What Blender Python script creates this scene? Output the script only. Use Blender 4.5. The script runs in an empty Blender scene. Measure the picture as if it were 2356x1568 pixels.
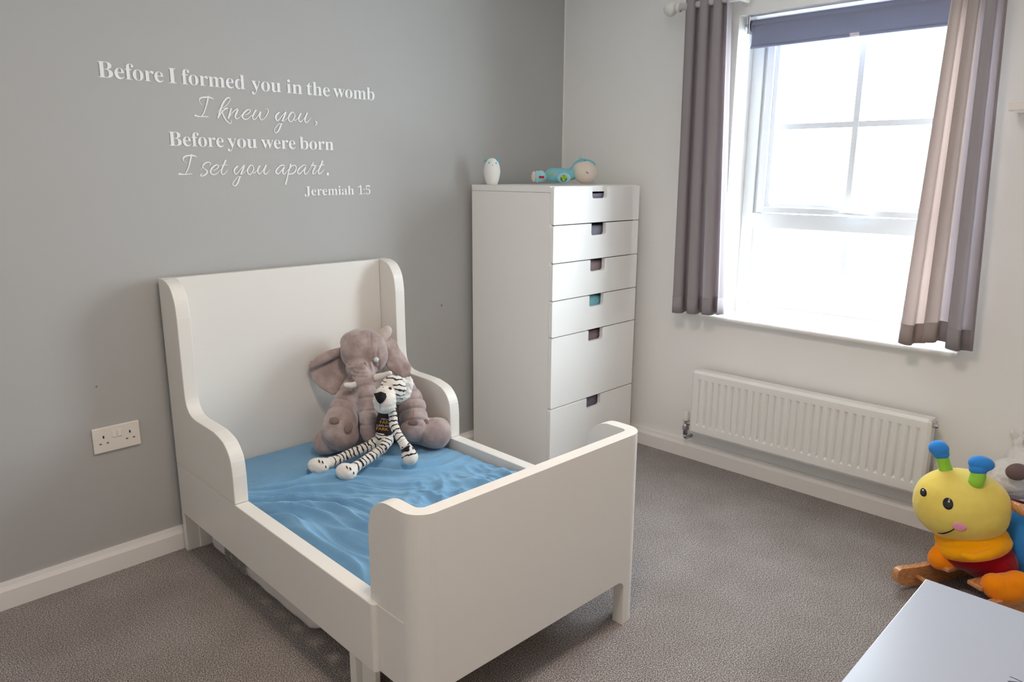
import bpy, bmesh, math, random
import numpy as np
from mathutils import Vector, Matrix, noise

random.seed(7)
SC = bpy.context.scene
COL = SC.collection
PI = math.pi

# ------------------------------------------------------------------ camera
CAM_POS = Vector((-3.0101, -2.58923, 1.33892))
CAM_R = Vector((0.7006, -0.7136, 0.0047)).normalized()
CAM_U = Vector((0.1555, 0.1590, 0.9749)).normalized()
CAM_F = Vector((0.6964, 0.6823, -0.2224)).normalized()
FPX = 1708.93
cd = bpy.data.cameras.new('camera')
cam = bpy.data.objects.new('camera', cd)
COL.objects.link(cam)
cd.sensor_fit = 'HORIZONTAL'
cd.sensor_width = 36.0
cd.lens = FPX / 2356 * 36.0
cd.clip_start = 0.05
_m = Matrix((CAM_R, CAM_U, -CAM_F)).transposed().to_4x4()
_m.translation = CAM_POS
cam.matrix_world = _m
SC.camera = cam

# ------------------------------------------------------------------ world, lights, exposure
SKY_STRENGTH = 8.5
world = bpy.data.worlds.new('overcast_sky')
SC.world = world
world.use_nodes = True
wn = world.node_tree.nodes
bg = wn['Background']
bg.inputs[0].default_value = (0.82, 0.91, 1.0, 1)
bg.inputs[1].default_value = SKY_STRENGTH


def area_light(name, loc, rot, sx, sy, power, color, portal=False):
    l = bpy.data.lights.new(name, 'AREA')
    l.shape = 'RECTANGLE'
    l.size = sx
    l.size_y = sy
    l.energy = power
    l.color = color
    if portal:
        l.cycles.is_portal = True
    o = bpy.data.objects.new(name, l)
    COL.objects.link(o)
    o.location = loc
    o.rotation_euler = rot
    return o


# the window seen in the photo: a portal that only guides sampling of the sky
area_light('window_portal', (0.30, -1.407, 1.335), (0, math.radians(90), 0), 1.35, 1.0, 1, (1, 1, 1), True)
# added warm fill just below the ceiling, out of frame, to lift the shadows
area_light('warm_fill_light', (-2.1, -1.75, 2.30), (0, 0, 0), 0.35, 0.35, 6.5, (1.0, 0.82, 0.68))
SC.view_settings.view_transform = 'Standard'
SC.view_settings.look = 'None'
SC.view_settings.gamma = 1.0
SC.view_settings.use_curve_mapping = False
SC.view_settings.exposure = 1.55
SC.cycles.use_denoising = True
SC.cycles.max_bounces = 10
SC.cycles.diffuse_bounces = 6
SC.cycles.transparent_max_bounces = 12


# ------------------------------------------------------------------ helpers
def ray(px, py):
    return CAM_F + CAM_R * ((px - 1178) / FPX) - CAM_U * ((py - 784) / FPX)


def at_depth(px, py, dep):
    """world point on a sight line at a given distance in front of the lens"""
    return CAM_POS + ray(px, py) * dep


def on_plane(px, py, ax, val):
    v = ray(px, py)
    return CAM_POS + v * ((val - CAM_POS[ax]) / v[ax])


def lin(c):
    return tuple((x / 12.92 if x <= 0.04045 else ((x + 0.055) / 1.055) ** 2.4) for x in c)


def rgb(r, g, b):
    return lin((r / 255, g / 255, b / 255)) + (1.0,)


def material(name, col, rough=0.5, spec=0.5, metallic=0.0, bump=None, mottle=None, sheen=0.0, coat=0.0,
             translucent=0.0):
    """col: rgba; bump: (scale, strength, distance); mottle: (scale, rgba2, lo, hi)"""
    m = bpy.data.materials.new(name)
    m.use_nodes = True
    nt = m.node_tree
    b = nt.nodes['Principled BSDF']
    b.inputs['Base Color'].default_value = col
    b.inputs['Roughness'].default_value = rough
    b.inputs['Specular IOR Level'].default_value = spec
    b.inputs['Metallic'].default_value = metallic
    b.inputs['Sheen Weight'].default_value = sheen
    b.inputs['Sheen Roughness'].default_value = 0.4
    b.inputs['Coat Weight'].default_value = coat
    tc = nt.nodes.new('ShaderNodeTexCoord')
    if mottle:
        n = nt.nodes.new('ShaderNodeTexNoise')
        n.inputs['Scale'].default_value = mottle[0]
        n.inputs['Detail'].default_value = 4
        nt.links.new(tc.outputs['Object'], n.inputs['Vector'])
        r = nt.nodes.new('ShaderNodeValToRGB')
        r.color_ramp.elements[0].position = mottle[2]
        r.color_ramp.elements[1].position = mottle[3]
        r.color_ramp.elements[0].color = col
        r.color_ramp.elements[1].color = mottle[1]
        nt.links.new(n.outputs['Fac'], r.inputs['Fac'])
        nt.links.new(r.outputs['Color'], b.inputs['Base Color'])
    if bump:
        n2 = nt.nodes.new('ShaderNodeTexNoise')
        n2.inputs['Scale'].default_value = bump[0]
        n2.inputs['Detail'].default_value = 5
        n2.inputs['Roughness'].default_value = 0.6
        nt.links.new(tc.outputs['Object'], n2.inputs['Vector'])
        bp = nt.nodes.new('ShaderNodeBump')
        bp.inputs['Strength'].default_value = bump[1]
        bp.inputs['Distance'].default_value = bump[2]
        nt.links.new(n2.outputs['Fac'], bp.inputs['Height'])
        nt.links.new(bp.outputs['Normal'], b.inputs['Normal'])
    if translucent:
        tr = nt.nodes.new('ShaderNodeBsdfTranslucent')
        tr.inputs['Color'].default_value = col
        mx = nt.nodes.new('ShaderNodeMixShader')
        mx.inputs[0].default_value = translucent
        nt.links.new(b.outputs[0], mx.inputs[1])
        nt.links.new(tr.outputs[0], mx.inputs[2])
        nt.links.new(mx.outputs[0], nt.nodes['Material Output'].inputs['Surface'])
    return m


def obj(name, me_or_bm, mats=None, parent=None, smooth=False, bevel=0.0, seg=2):
    if isinstance(me_or_bm, bmesh.types.BMesh):
        bmesh.ops.recalc_face_normals(me_or_bm, faces=me_or_bm.faces)
        me = bpy.data.meshes.new(name)
        me_or_bm.to_mesh(me)
        me_or_bm.free()
    else:
        me = me_or_bm
    if mats is not None:
        me.materials.clear()
        for mm in (mats if isinstance(mats, (list, tuple)) else [mats]):
            me.materials.append(mm)
    if smooth:
        me.polygons.foreach_set('use_smooth', [True] * len(me.polygons))
    o = bpy.data.objects.new(name, me)
    COL.objects.link(o)
    if parent is not None:
        o.parent = parent
    if bevel:
        bv = o.modifiers.new('edge', 'BEVEL')
        bv.width = bevel
        bv.segments = seg
        bv.limit_method = 'ANGLE'
        bv.angle_limit = math.radians(40)
        bv.harden_normals = False
    return o


def tag(o, label=None, cat=None, group=None, kind=None):
    if label: o['label'] = label
    if cat: o['category'] = cat
    if group: o['group'] = group
    if kind: o['kind'] = kind
    return o


def empty(name, loc=(0, 0, 0), rz=0.0):
    o = bpy.data.objects.new(name, None)
    o.empty_display_size = 0.05
    COL.objects.link(o)
    o.location = loc
    o.rotation_euler = (0, 0, rz)
    return o


def add_box(bm, x0, x1, y0, y1, z0, z1):
    vs = [bm.verts.new(p) for p in ((x0, y0, z0), (x1, y0, z0), (x1, y1, z0), (x0, y1, z0),
                                    (x0, y0, z1), (x1, y0, z1), (x1, y1, z1), (x0, y1, z1))]
    for f in ((0, 3, 2, 1), (4, 5, 6, 7), (0, 1, 5, 4), (1, 2, 6, 5), (2, 3, 7, 6), (3, 0, 4, 7)):
        bm.faces.new([vs[i] for i in f])


def box(*a):
    bm = bmesh.new()
    add_box(bm, *a)
    return bm


def add_prism(bm, pts, axis, a0, a1):
    """extrude a 2-D outline along an axis; pts are the two other coordinates in xyz order"""
    def P(p, a):
        if axis == 0: return (a, p[0], p[1])
        if axis == 1: return (p[0], a, p[1])
        return (p[0], p[1], a)
    A = [bm.verts.new(P(p, a0)) for p in pts]
    B = [bm.verts.new(P(p, a1)) for p in pts]
    bm.faces.new(A)
    bm.faces.new(B[::-1])
    n = len(pts)
    for i in range(n):
        j = (i + 1) % n
        bm.faces.new((A[i], A[j], B[j], B[i]))


def prism(pts, axis, a0, a1):
    bm = bmesh.new()
    add_prism(bm, pts, axis, a0, a1)
    return bm


def arc(cx, cy, r, a0, a1, n=8):
    return [(cx + r * math.cos(math.radians(a0 + (a1 - a0) * i / n)),
             cy + r * math.sin(math.radians(a0 + (a1 - a0) * i / n))) for i in range(n + 1)]


def catmull(pts, n=6):
    """smooth curve through tuples of any length"""
    out = []
    k = len(pts)
    for i in range(k - 1):
        p0 = pts[max(i - 1, 0)]; p1 = pts[i]; p2 = pts[i + 1]; p3 = pts[min(i + 2, k - 1)]
        for j in range(n):
            t = j / n
            out.append(tuple(0.5 * (2 * b + (c - a) * t + (2 * a - 5 * b + 4 * c - d) * t * t +
                                    (-a + 3 * b - 3 * c + d) * t ** 3) for a, b, c, d in zip(p0, p1, p2, p3)))
    out.append(tuple(pts[-1]))
    return out


def add_tube(bm, pts, rad, n=12, caps=True):
    pts = [Vector(p) for p in pts]
    rs = rad if isinstance(rad, (list, tuple)) else [rad] * len(pts)
    rings = []
    up = None
    for i, p in enumerate(pts):
        d = (pts[min(i + 1, len(pts) - 1)] - pts[max(i - 1, 0)]).normalized()
        if up is None:
            up = Vector((0, 0, 1)) if abs(d.z) < 0.9 else Vector((1, 0, 0))
        a = d.cross(up).normalized()
        b = a.cross(d).normalized()
        up = b
        rings.append([bm.verts.new(p + (a * math.cos(2 * PI * k / n) + b * math.sin(2 * PI * k / n)) * rs[i])
                      for k in range(n)])
    for i in range(len(rings) - 1):
        for k in range(n):
            bm.faces.new((rings[i][k], rings[i][(k + 1) % n], rings[i + 1][(k + 1) % n], rings[i + 1][k]))
    if caps:
        bm.faces.new(rings[0][::-1])
        bm.faces.new(rings[-1])


def tube(pts, rad, n=12):
    bm = bmesh.new()
    add_tube(bm, pts, rad, n)
    return bm


def add_ball(bm, c, r, seg=20, rings=12, mat=None):
    """ellipsoid; r number or 3-tuple; mat optional 3x3 rotation"""
    r = r if isinstance(r, (list, tuple)) else (r, r, r)
    M = Matrix.Translation(Vector(c)) @ (mat.to_4x4() if mat else Matrix.Identity(4)) @ Matrix.Diagonal((*r, 1))
    bmesh.ops.create_uvsphere(bm, u_segments=seg, v_segments=rings, radius=1, matrix=M)


def ball(c, r, seg=24, rings=14, mat=None):
    bm = bmesh.new()
    add_ball(bm, c, r, seg, rings, mat)
    return bm


def lathe(profile, n=32, c=(0, 0, 0)):
    bm = bmesh.new()
    rings = []
    for r, z in profile:
        rings.append([bm.verts.new((c[0] + r * math.cos(2 * PI * k / n), c[1] + r * math.sin(2 * PI * k / n), c[2] + z))
                      for k in range(n)])
    for i in range(len(rings) - 1):
        for k in range(n):
            bm.faces.new((rings[i][k], rings[i][(k + 1) % n], rings[i + 1][(k + 1) % n], rings[i + 1][k]))
    bm.faces.new(rings[0][::-1])
    bm.faces.new(rings[-1])
    return bm


def height_grid(nu, nv, fn, close=None):
    """open grid mesh from fn(i/nu, j/nv) -> xyz"""
    vs = [fn(i / nu, j / nv) for j in range(nv + 1) for i in range(nu + 1)]
    fs = [(j * (nu + 1) + i, j * (nu + 1) + i + 1, (j + 1) * (nu + 1) + i + 1, (j + 1) * (nu + 1) + i)
          for j in range(nv) for i in range(nu)]
    me = bpy.data.meshes.new('grid')
    me.from_pydata(vs, [], fs)
    return me


# ---- soft shapes: a union of ellipsoids re-meshed into one continuous skin
ICO = {}
for _s in (1, 2, 3):
    _tb = bmesh.new()
    bmesh.ops.create_icosphere(_tb, subdivisions=_s, radius=1)
    _tb.verts.ensure_lookup_table()
    ICO[_s] = (np.array([v.co[:] for v in _tb.verts]), np.array([[v.index for v in f.verts] for f in _tb.faces]))
    _tb.free()


def chain(pts, step=0.45):
    """pts: list of (x,y,z,r) -> ellipsoids along the chain"""
    out = []
    for a, b in zip(pts[:-1], pts[1:]):
        L = (Vector(a[:3]) - Vector(b[:3])).length
        n = max(1, int(L / (max(min(a[3], b[3]), 1e-4) * step)))
        for i in range(n):
            t = i / n
            out.append((tuple(a[k] + (b[k] - a[k]) * t for k in range(3)), a[3] + (b[3] - a[3]) * t, None))
    out.append((tuple(pts[-1][:3]), pts[-1][3], None))
    return out


def blob(name, parts, mats, parent=None, voxel=0.004, smooth=3, wob=(0, 0), post=None):
    V = []; F = []; off = 0
    for c, r, M in parts:
        rr = np.array(r if isinstance(r, (list, tuple)) else (r, r, r), float)
        big = rr.max() / voxel
        ICO_V, ICO_F = ICO[3 if big > 7 else (2 if big > 3.5 else 1)]
        v = ICO_V * rr
        if M is not None:
            v = v @ np.array(M).T
        v = v + np.array(c)
        V.append(v); F.append(ICO_F + off); off += len(v)
    me = bpy.data.meshes.new(name)
    V = np.concatenate(V); F = np.concatenate(F)
    me.from_pydata(V.tolist(), [], F.tolist())
    o = bpy.data.objects.new(name + '_raw', me)
    COL.objects.link(o)
    rm = o.modifiers.new('r', 'REMESH')
    rm.mode = 'VOXEL'; rm.voxel_size = voxel; rm.adaptivity = 0.0
    sm = o.modifiers.new('s', 'SMOOTH'); sm.factor = 0.5; sm.iterations = smooth
    dg = bpy.context.evaluated_depsgraph_get()
    me2 = bpy.data.meshes.new_from_object(o.evaluated_get(dg))
    bpy.data.objects.remove(o); bpy.data.meshes.remove(me)
    me2.name = name
    if wob[0]:
        ns = [tuple(v.normal) for v in me2.vertices]
        for v, nn in zip(me2.vertices, ns):
            p = v.co * wob[1]
            v.co += Vector(nn) * (wob[0] * (noise.noise(p) + 0.5 * noise.noise(p * 2.3)))
    if post: post(me2)
    return obj(name, me2, mats, parent, smooth=True)


def frame_from(z, x_hint):
    """3x3 whose columns are x,y,z axes, z along the given vector"""
    z = Vector(z).normalized()
    x = Vector(x_hint); x = (x - z * x.dot(z)).normalized()
    y = z.cross(x)
    return Matrix((x, y, z)).transposed()


VIEW = Matrix((CAM_R, -CAM_F, CAM_U)).transposed()   # columns: image right, towards viewer, image up


def P4(px, py, dep, rpx):
    p = at_depth(px, py, dep)
    return (p.x, p.y, p.z, rpx * dep / FPX)


# ------------------------------------------------------------------ materials
M_wall_white = material('white_wall_paint', rgb(241, 239, 236), 0.85, 0.2, bump=(260, 0.12, 0.0006))
M_wall_grey = material('grey_wall_paint', rgb(180, 179, 177), 0.85, 0.2, bump=(260, 0.15, 0.0006))
M_ceiling = material('ceiling_paint', rgb(243, 242, 240), 0.9, 0.2)
M_gloss = material('white_gloss_paint', rgb(238, 234, 230), 0.35, 0.4)
M_bed = material('white_lacquered_wood', rgb(232, 227, 220), 0.38, 0.4)
M_chest = material('white_foil_board', rgb(243, 241, 238), 0.42, 0.4)
M_upvc = material('white_upvc', rgb(236, 239, 243), 0.3, 0.45)
M_rad = material('radiator_enamel', rgb(236, 234, 230), 0.35, 0.4)
M_chrome = material('chrome_metal', rgb(200, 200, 205), 0.22, 0.5, metallic=1.0)
M_plastic = material('white_plastic', rgb(235, 228, 220), 0.35, 0.45)
M_dark = material('dark_slot', rgb(30, 24, 22), 0.6)
M_pin = material('brass_pin_slot', rgb(120, 96, 84), 0.6)
M_vinyl = material('white_vinyl_lettering', rgb(240, 240, 242), 0.5, 0.3)
M_blind = material('grey_blind_fabric', rgb(152, 155, 176), 0.9, 0.1, bump=(900, 0.2, 0.0005), translucent=0.2)
M_curtain = material('grey_curtain_cloth', rgb(196, 188, 190), 0.9, 0.1, bump=(1100, 0.25, 0.0005), translucent=0.5)
M_curtain_thin = material('thin_taupe_curtain_cloth', rgb(204, 192, 187), 0.9, 0.1, bump=(1100, 0.25, 0.0005), translucent=0.5)
M_pole = material('white_pole_paint', rgb(232, 228, 224), 0.35)
M_sheet = material('blue_cotton_sheet', rgb(114, 159, 194), 0.85, 0.15, bump=(420, 0.35, 0.0012), sheen=0.25,
                   mottle=(9, rgb(124, 168, 200), 0.35, 0.7))
M_bag = material('clear_plastic_wrapping', rgb(222, 215, 212), 0.32, 0.5, bump=(30, 0.6, 0.004), coat=0.3)
M_print = material('grey_printed_notice', rgb(142, 138, 130), 0.5)
M_eleph = material('taupe_plush', rgb(158, 139, 135), 0.95, 0.1, sheen=0.5, bump=(420, 0.5, 0.002),
                   mottle=(22, rgb(186, 168, 164), 0.38, 0.68))
M_eleph_dark = material('dark_taupe_felt', rgb(138, 118, 112), 0.95, 0.1, bump=(500, 0.3, 0.001))
M_ivory = material('cream_plush', rgb(232, 222, 214), 0.95, 0.1, sheen=0.4, bump=(500, 0.4, 0.0015))
M_white_fur = material('white_plush', rgb(244, 240, 238), 0.95, 0.1, sheen=0.5, bump=(380, 0.8, 0.003),
                       mottle=(60, rgb(228, 221, 214), 0.5, 0.8))
M_black = material('black_felt', rgb(26, 24, 30), 0.8, 0.2)
M_eye = material('glossy_black_eye', rgb(22, 20, 22), 0.1, 0.6)
M_eye_pale = material('pale_glass_eye', rgb(206, 212, 218), 0.1, 0.6)
M_shirt = material('black_printed_cloth', rgb(40, 26, 26), 0.85)
M_orange_print = material('orange_print', rgb(236, 158, 40), 0.7)
M_white_print = material('white_print', rgb(214, 208, 204), 0.7)
M_teal = material('turquoise_plush', rgb(128, 196, 206), 0.9, 0.1, sheen=0.4, bump=(500, 0.4, 0.001))
M_teal_light = material('pale_turquoise_plush', rgb(168, 216, 222), 0.9, 0.1, sheen=0.4, bump=(500, 0.4, 0.001))
M_teal_p = material('turquoise_silicone', rgb(86, 186, 200), 0.5)
M_cream_p = material('cream_plush_face', rgb(226, 212, 198), 0.9, 0.1, sheen=0.4, bump=(500, 0.4, 0.001))
M_lamp = material('white_silicone', rgb(240, 238, 234), 0.5, 0.3)
M_red = material('red_fabric_tag', rgb(186, 24, 52), 0.8)
M_yellow = material('yellow_plush', rgb(240, 216, 112), 0.95, 0.08, sheen=0.4, bump=(520, 0.35, 0.0012),
                    mottle=(9, rgb(238, 206, 92), 0.4, 0.7))
M_amber = material('amber_felt', rgb(248, 168, 14), 0.95, 0.08, sheen=0.3, bump=(620, 0.4, 0.001))
M_maroon = material('crimson_plush', rgb(150, 12, 28), 0.95, 0.08, sheen=0.3, bump=(520, 0.4, 0.001))
M_blue = material('blue_plush', rgb(60, 142, 222), 0.95, 0.08, sheen=0.3, bump=(520, 0.35, 0.0012))
M_green = material('green_plush', rgb(150, 206, 70), 0.95, 0.08, sheen=0.3, bump=(520, 0.35, 0.001))
M_orange = material('orange_plush', rgb(252, 144, 18), 0.95, 0.08, sheen=0.4, bump=(520, 0.35, 0.0012))
M_pink = material('pink_felt', rgb(244, 160, 190), 0.9)
M_nose = material('brown_plush_nose', rgb(122, 102, 100), 0.95, 0.1, sheen=0.3, bump=(500, 0.4, 0.001))
M_table = material('white_table_lacquer', rgb(176, 182, 196), 0.3, 0.4)
M_ink = material('dark_pen_ink', rgb(60, 58, 78), 0.6)


def wood_material():
    m = bpy.data.materials.new('varnished_beech')
    m.use_nodes = True
    nt = m.node_tree
    b = nt.nodes['Principled BSDF']
    b.inputs['Roughness'].default_value = 0.32
    tc = nt.nodes.new('ShaderNodeTexCoord')
    mp = nt.nodes.new('ShaderNodeMapping')
    mp.inputs['Scale'].default_value = (6, 60, 60)
    n = nt.nodes.new('ShaderNodeTexNoise')
    n.inputs['Scale'].default_value = 3
    n.inputs['Detail'].default_value = 6
    r = nt.nodes.new('ShaderNodeValToRGB')
    r.color_ramp.elements[0].position = 0.3
    r.color_ramp.elements[0].color = rgb(182, 120, 74)
    r.color_ramp.elements[1].position = 0.7
    r.color_ramp.elements[1].color = rgb(222, 164, 112)
    nt.links.new(tc.outputs['Object'], mp.inputs['Vector'])
    nt.links.new(mp.outputs[0], n.inputs['Vector'])
    nt.links.new(n.outputs['Fac'], r.inputs['Fac'])
    nt.links.new(r.outputs[0], b.inputs['Base Color'])
    return m


M_wood = wood_material()


def carpet_material():
    m = bpy.data.materials.new('flecked_taupe_carpet')
    m.use_nodes = True
    nt = m.node_tree
    b = nt.nodes['Principled BSDF']
    b.inputs['Roughness'].default_value = 0.97
    b.inputs['Specular IOR Level'].default_value = 0.08
    b.inputs['Sheen Weight'].default_value = 0.25
    tc = nt.nodes.new('ShaderNodeTexCoord')
    n = nt.nodes.new('ShaderNodeTexNoise'); n.inputs['Scale'].default_value = 300; n.inputs['Detail'].default_value = 3
    n.inputs['Roughness'].default_value = 0.7
    n2 = nt.nodes.new('ShaderNodeTexNoise'); n2.inputs['Scale'].default_value = 5; n2.inputs['Detail'].default_value = 4
    v = nt.nodes.new('ShaderNodeTexVoronoi'); v.inputs['Scale'].default_value = 190
    r = nt.nodes.new('ShaderNodeValToRGB')
    r.color_ramp.elements[0].position = 0.38; r.color_ramp.elements[0].color = rgb(70, 62, 60)
    r.color_ramp.elements[1].position = 0.62; r.color_ramp.elements[1].color = rgb(230, 223, 220)
    e = r.color_ramp.elements.new(0.5); e.color = rgb(146, 134, 129)
    mix = nt.nodes.new('ShaderNodeMix'); mix.data_type = 'RGBA'; mix.blend_type = 'MULTIPLY'
    mix.inputs['Factor'].default_value = 1.0
    r2 = nt.nodes.new('ShaderNodeValToRGB')
    r2.color_ramp.elements[0].position = 0.3; r2.color_ramp.elements[0].color = (0.80, 0.78, 0.76, 1)
    r2.color_ramp.elements[1].position = 0.7; r2.color_ramp.elements[1].color = (1, 1, 1, 1)
    for q in (n, n2, v): nt.links.new(tc.outputs['Object'], q.inputs['Vector'])
    nt.links.new(n.outputs['Fac'], r.inputs['Fac'])
    nt.links.new(n2.outputs['Fac'], r2.inputs['Fac'])
    nt.links.new(r.outputs[0], mix.inputs['A'])
    nt.links.new(r2.outputs[0], mix.inputs['B'])
    nt.links.new(mix.outputs['Result'], b.inputs['Base Color'])
    ad = nt.nodes.new('ShaderNodeMath'); ad.operation = 'ADD'
    nt.links.new(n.outputs['Fac'], ad.inputs[0]); nt.links.new(v.outputs['Distance'], ad.inputs[1])
    bp = nt.nodes.new('ShaderNodeBump'); bp.inputs['Strength'].default_value = 0.9; bp.inputs['Distance'].default_value = 0.004
    nt.links.new(ad.outputs[0], bp.inputs['Height'])
    nt.links.new(bp.outputs[0], b.inputs['Normal'])
    return m


M_carpet = carpet_material()


def glass_material():
    m = bpy.data.materials.new('window_glass')
    m.use_nodes = True
    nt = m.node_tree
    nt.nodes.remove(nt.nodes['Principled BSDF'])
    t = nt.nodes.new('ShaderNodeBsdfTransparent'); t.inputs[0].default_value = (0.97, 0.99, 0.98, 1)
    g = nt.nodes.new('ShaderNodeBsdfGlossy'); g.inputs['Roughness'].default_value = 0.02
    mx = nt.nodes.new('ShaderNodeMixShader'); mx.inputs[0].default_value = 0.06
    nt.links.new(t.outputs[0], mx.inputs[1]); nt.links.new(g.outputs[0], mx.inputs[2])
    nt.links.new(mx.outputs[0], nt.nodes['Material Output'].inputs['Surface'])
    return m


M_glass = glass_material()


def clear_plastic():
    m = bpy.data.materials.new('clear_plastic_clip')
    m.use_nodes = True
    nt = m.node_tree
    b = nt.nodes['Principled BSDF']
    b.inputs['Base Color'].default_value = rgb(225, 215, 218)
    b.inputs['Roughness'].default_value = 0.1
    b.inputs['Alpha'].default_value = 0.55
    return m


M_clip = clear_plastic()


def striped_material():
    """white plush with dark bands; 'band' runs along each limb in metres, 'plain' masks the unstriped areas"""
    m = bpy.data.materials.new('striped_white_plush')
    m.use_nodes = True
    nt = m.node_tree
    b = nt.nodes['Principled BSDF']
    b.inputs['Roughness'].default_value = 0.95
    b.inputs['Specular IOR Level'].default_value = 0.1
    b.inputs['Sheen Weight'].default_value = 0.4
    a = nt.nodes.new('ShaderNodeAttribute'); a.attribute_name = 'band'
    pl = nt.nodes.new('ShaderNodeAttribute'); pl.attribute_name = 'plain'
    tc = nt.nodes.new('ShaderNodeTexCoord')
    n = nt.nodes.new('ShaderNodeTexNoise'); n.inputs['Scale'].default_value = 38; n.inputs['Detail'].default_value = 2
    nt.links.new(tc.outputs['Object'], n.inputs['Vector'])

    def math_(op, a_, b_=None):
        q = nt.nodes.new('ShaderNodeMath'); q.operation = op
        for i, s in enumerate((a_, b_)):
            if s is None: continue
            if isinstance(s, (int, float)): q.inputs[i].default_value = s
            else: nt.links.new(s, q.inputs[i])
        return q.outputs[0]
    wob = math_('MULTIPLY', math_('SUBTRACT', n.outputs['Fac'], 0.5), 0.022)
    ph = math_('MULTIPLY', math_('ADD', a.outputs['Fac'], wob), 2 * PI / 0.0165)
    s = math_('SINE', ph)
    s2 = math_('MULTIPLY', math_('SUBTRACT', s, 0.5), 4.0)
    s3 = math_('ADD', s2, 0.0)
    s3n = nt.nodes.new('ShaderNodeClamp'); nt.links.new(s3, s3n.inputs['Value'])
    inv = math_('SUBTRACT', 1.0, pl.outputs['Fac'])
    f = math_('MULTIPLY', s3n.outputs[0], inv)
    mix = nt.nodes.new('ShaderNodeMix'); mix.data_type = 'RGBA'
    mix.inputs['A'].default_value = rgb(230, 222, 212)
    mix.inputs['B'].default_value = rgb(28, 30, 42)
    nt.links.new(f, mix.inputs['Factor'])
    nt.links.new(mix.outputs['Result'], b.inputs['Base Color'])
    n2 = nt.nodes.new('ShaderNodeTexNoise'); n2.inputs['Scale'].default_value = 600
    nt.links.new(tc.outputs['Object'], n2.inputs['Vector'])
    bp = nt.nodes.new('ShaderNodeBump'); bp.inputs['Strength'].default_value = 0.5; bp.inputs['Distance'].default_value = 0.002
    nt.links.new(n2.outputs['Fac'], bp.inputs['Height']); nt.links.new(bp.outputs[0], b.inputs['Normal'])
    return m


M_tiger = striped_material()


def tartan_material():
    m = bpy.data.materials.new('dark_red_tartan')
    m.use_nodes = True
    nt = m.node_tree
    b = nt.nodes['Principled BSDF']; b.inputs['Roughness'].default_value = 0.9
    tc = nt.nodes.new('ShaderNodeTexCoord')
    w1 = nt.nodes.new('ShaderNodeTexWave'); w1.inputs['Scale'].default_value = 26; w1.bands_direction = 'X'
    w2 = nt.nodes.new('ShaderNodeTexWave'); w2.inputs['Scale'].default_value = 26; w2.bands_direction = 'Z'
    ad = nt.nodes.new('ShaderNodeMath'); ad.operation = 'MAXIMUM'
    for w in (w1, w2): nt.links.new(tc.outputs['Object'], w.inputs['Vector'])
    nt.links.new(w1.outputs['Fac'], ad.inputs[0]); nt.links.new(w2.outputs['Fac'], ad.inputs[1])
    r = nt.nodes.new('ShaderNodeValToRGB')
    r.color_ramp.elements[0].position = 0.2; r.color_ramp.elements[0].color = rgb(44, 14, 20)
    r.color_ramp.elements[1].position = 0.97; r.color_ramp.elements[1].color = rgb(120, 34, 44)
    e = r.color_ramp.elements.new(0.995); e.color = rgb(210, 200, 198)
    nt.links.new(ad.outputs[0], r.inputs['Fac']); nt.links.new(r.outputs[0], b.inputs['Base Color'])
    return m


M_tartan = tartan_material()

# ------------------------------------------------------------------ the room
RX0, RY0, RH = -3.75, -3.30, 2.36
WY0, WY1, WZ0, WZ1 = -1.865, -0.950, 0.702, 1.972   # window opening
tag(obj('floor', box(RX0 - .12, 0.30, RY0 - .12, 0.12, -0.12, 0), M_carpet), kind='structure')
tag(obj('ceiling', box(RX0 - .12, 0.30, RY0 - .12, 0.12, RH, RH + 0.1), M_ceiling), kind='structure')
tag(obj('wall_back', box(RX0, 0, 0, 0.12, 0, RH), M_wall_grey), kind='structure')
tag(obj('wall_left', box(RX0 - .12, RX0, RY0 - .12, 0.12, 0, RH), M_wall_white), kind='structure')
tag(obj('wall_front', box(RX0, 0, RY0 - .12, RY0, 0, RH), M_wall_white), kind='structure')
bm = bmesh.new()
add_box(bm, 0, 0.28, RY0 - .12, WY0, 0, RH)
add_box(bm, 0, 0.28, WY1, 0.12, 0, RH)
add_box(bm, 0, 0.28, WY0, WY1, 0, WZ0)
add_box(bm, 0, 0.28, WY0, WY1, WZ1, RH)
tag(obj('wall_right', bm, M_wall_white), kind='structure')
# painted skirting with a chamfered top
HB = 0.086
sk = [(0, 0), (-0.017, 0), (-0.017, HB * 0.70), (-0.011, HB * 0.86), (-0.008, HB), (0, HB)]
tag(obj('baseboard_back', prism([(y, z) for y, z in sk], 0, RX0, -0.0), M_gloss), kind='structure')
tag(obj('baseboard_right', prism([(x, z) for x, z in sk], 1, RY0, -0.018), M_gloss), kind='structure')
# bead of white decorator's filler where grey meets white in the corner
tag(obj('trim_1', box(-0.006, 0.0, -0.0035, 0.0, HB, RH), M_gloss), kind='structure')
# window board with rounded nose
nose = [(0.14, 0.712)] + [(-0.030, 0.712)] + [(-0.030 - 0.011 * math.sin(a), 0.701 + 0.011 * math.cos(a))
                                              for a in [PI * k / 8 for k in range(1, 8)]] + [(-0.030, 0.690), (0.0, 0.690), (0.0, 0.6925), (0.14, 0.6925)]
bm = bmesh.new()
add_prism(bm, [(x, z) for x, z in [(0.0, 0.712)] + nose[1:-2] + [(0.0, 0.690)]], 1, -1.917, -0.862)
add_box(bm, 0.0, 0.14, WY0, WY1, 0.700, 0.712)
tag(obj('trim_2', bm, M_gloss, bevel=0.0015), kind='structure')

# ---- window
win = tag(empty('window_1', (0.14, -1.407, WZ0)), kind='structure')


def wbox(name, y0, y1, z0, z1, x0, x1, mat, parent=win, bevel=0.004):
    px, py, pz = 0.14, -1.407, WZ0
    return obj(name, box(x0 - px, x1 - px, y0 - py, y1 - py, z0 - pz, z1 - pz), mat, parent, bevel=bevel)


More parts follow.
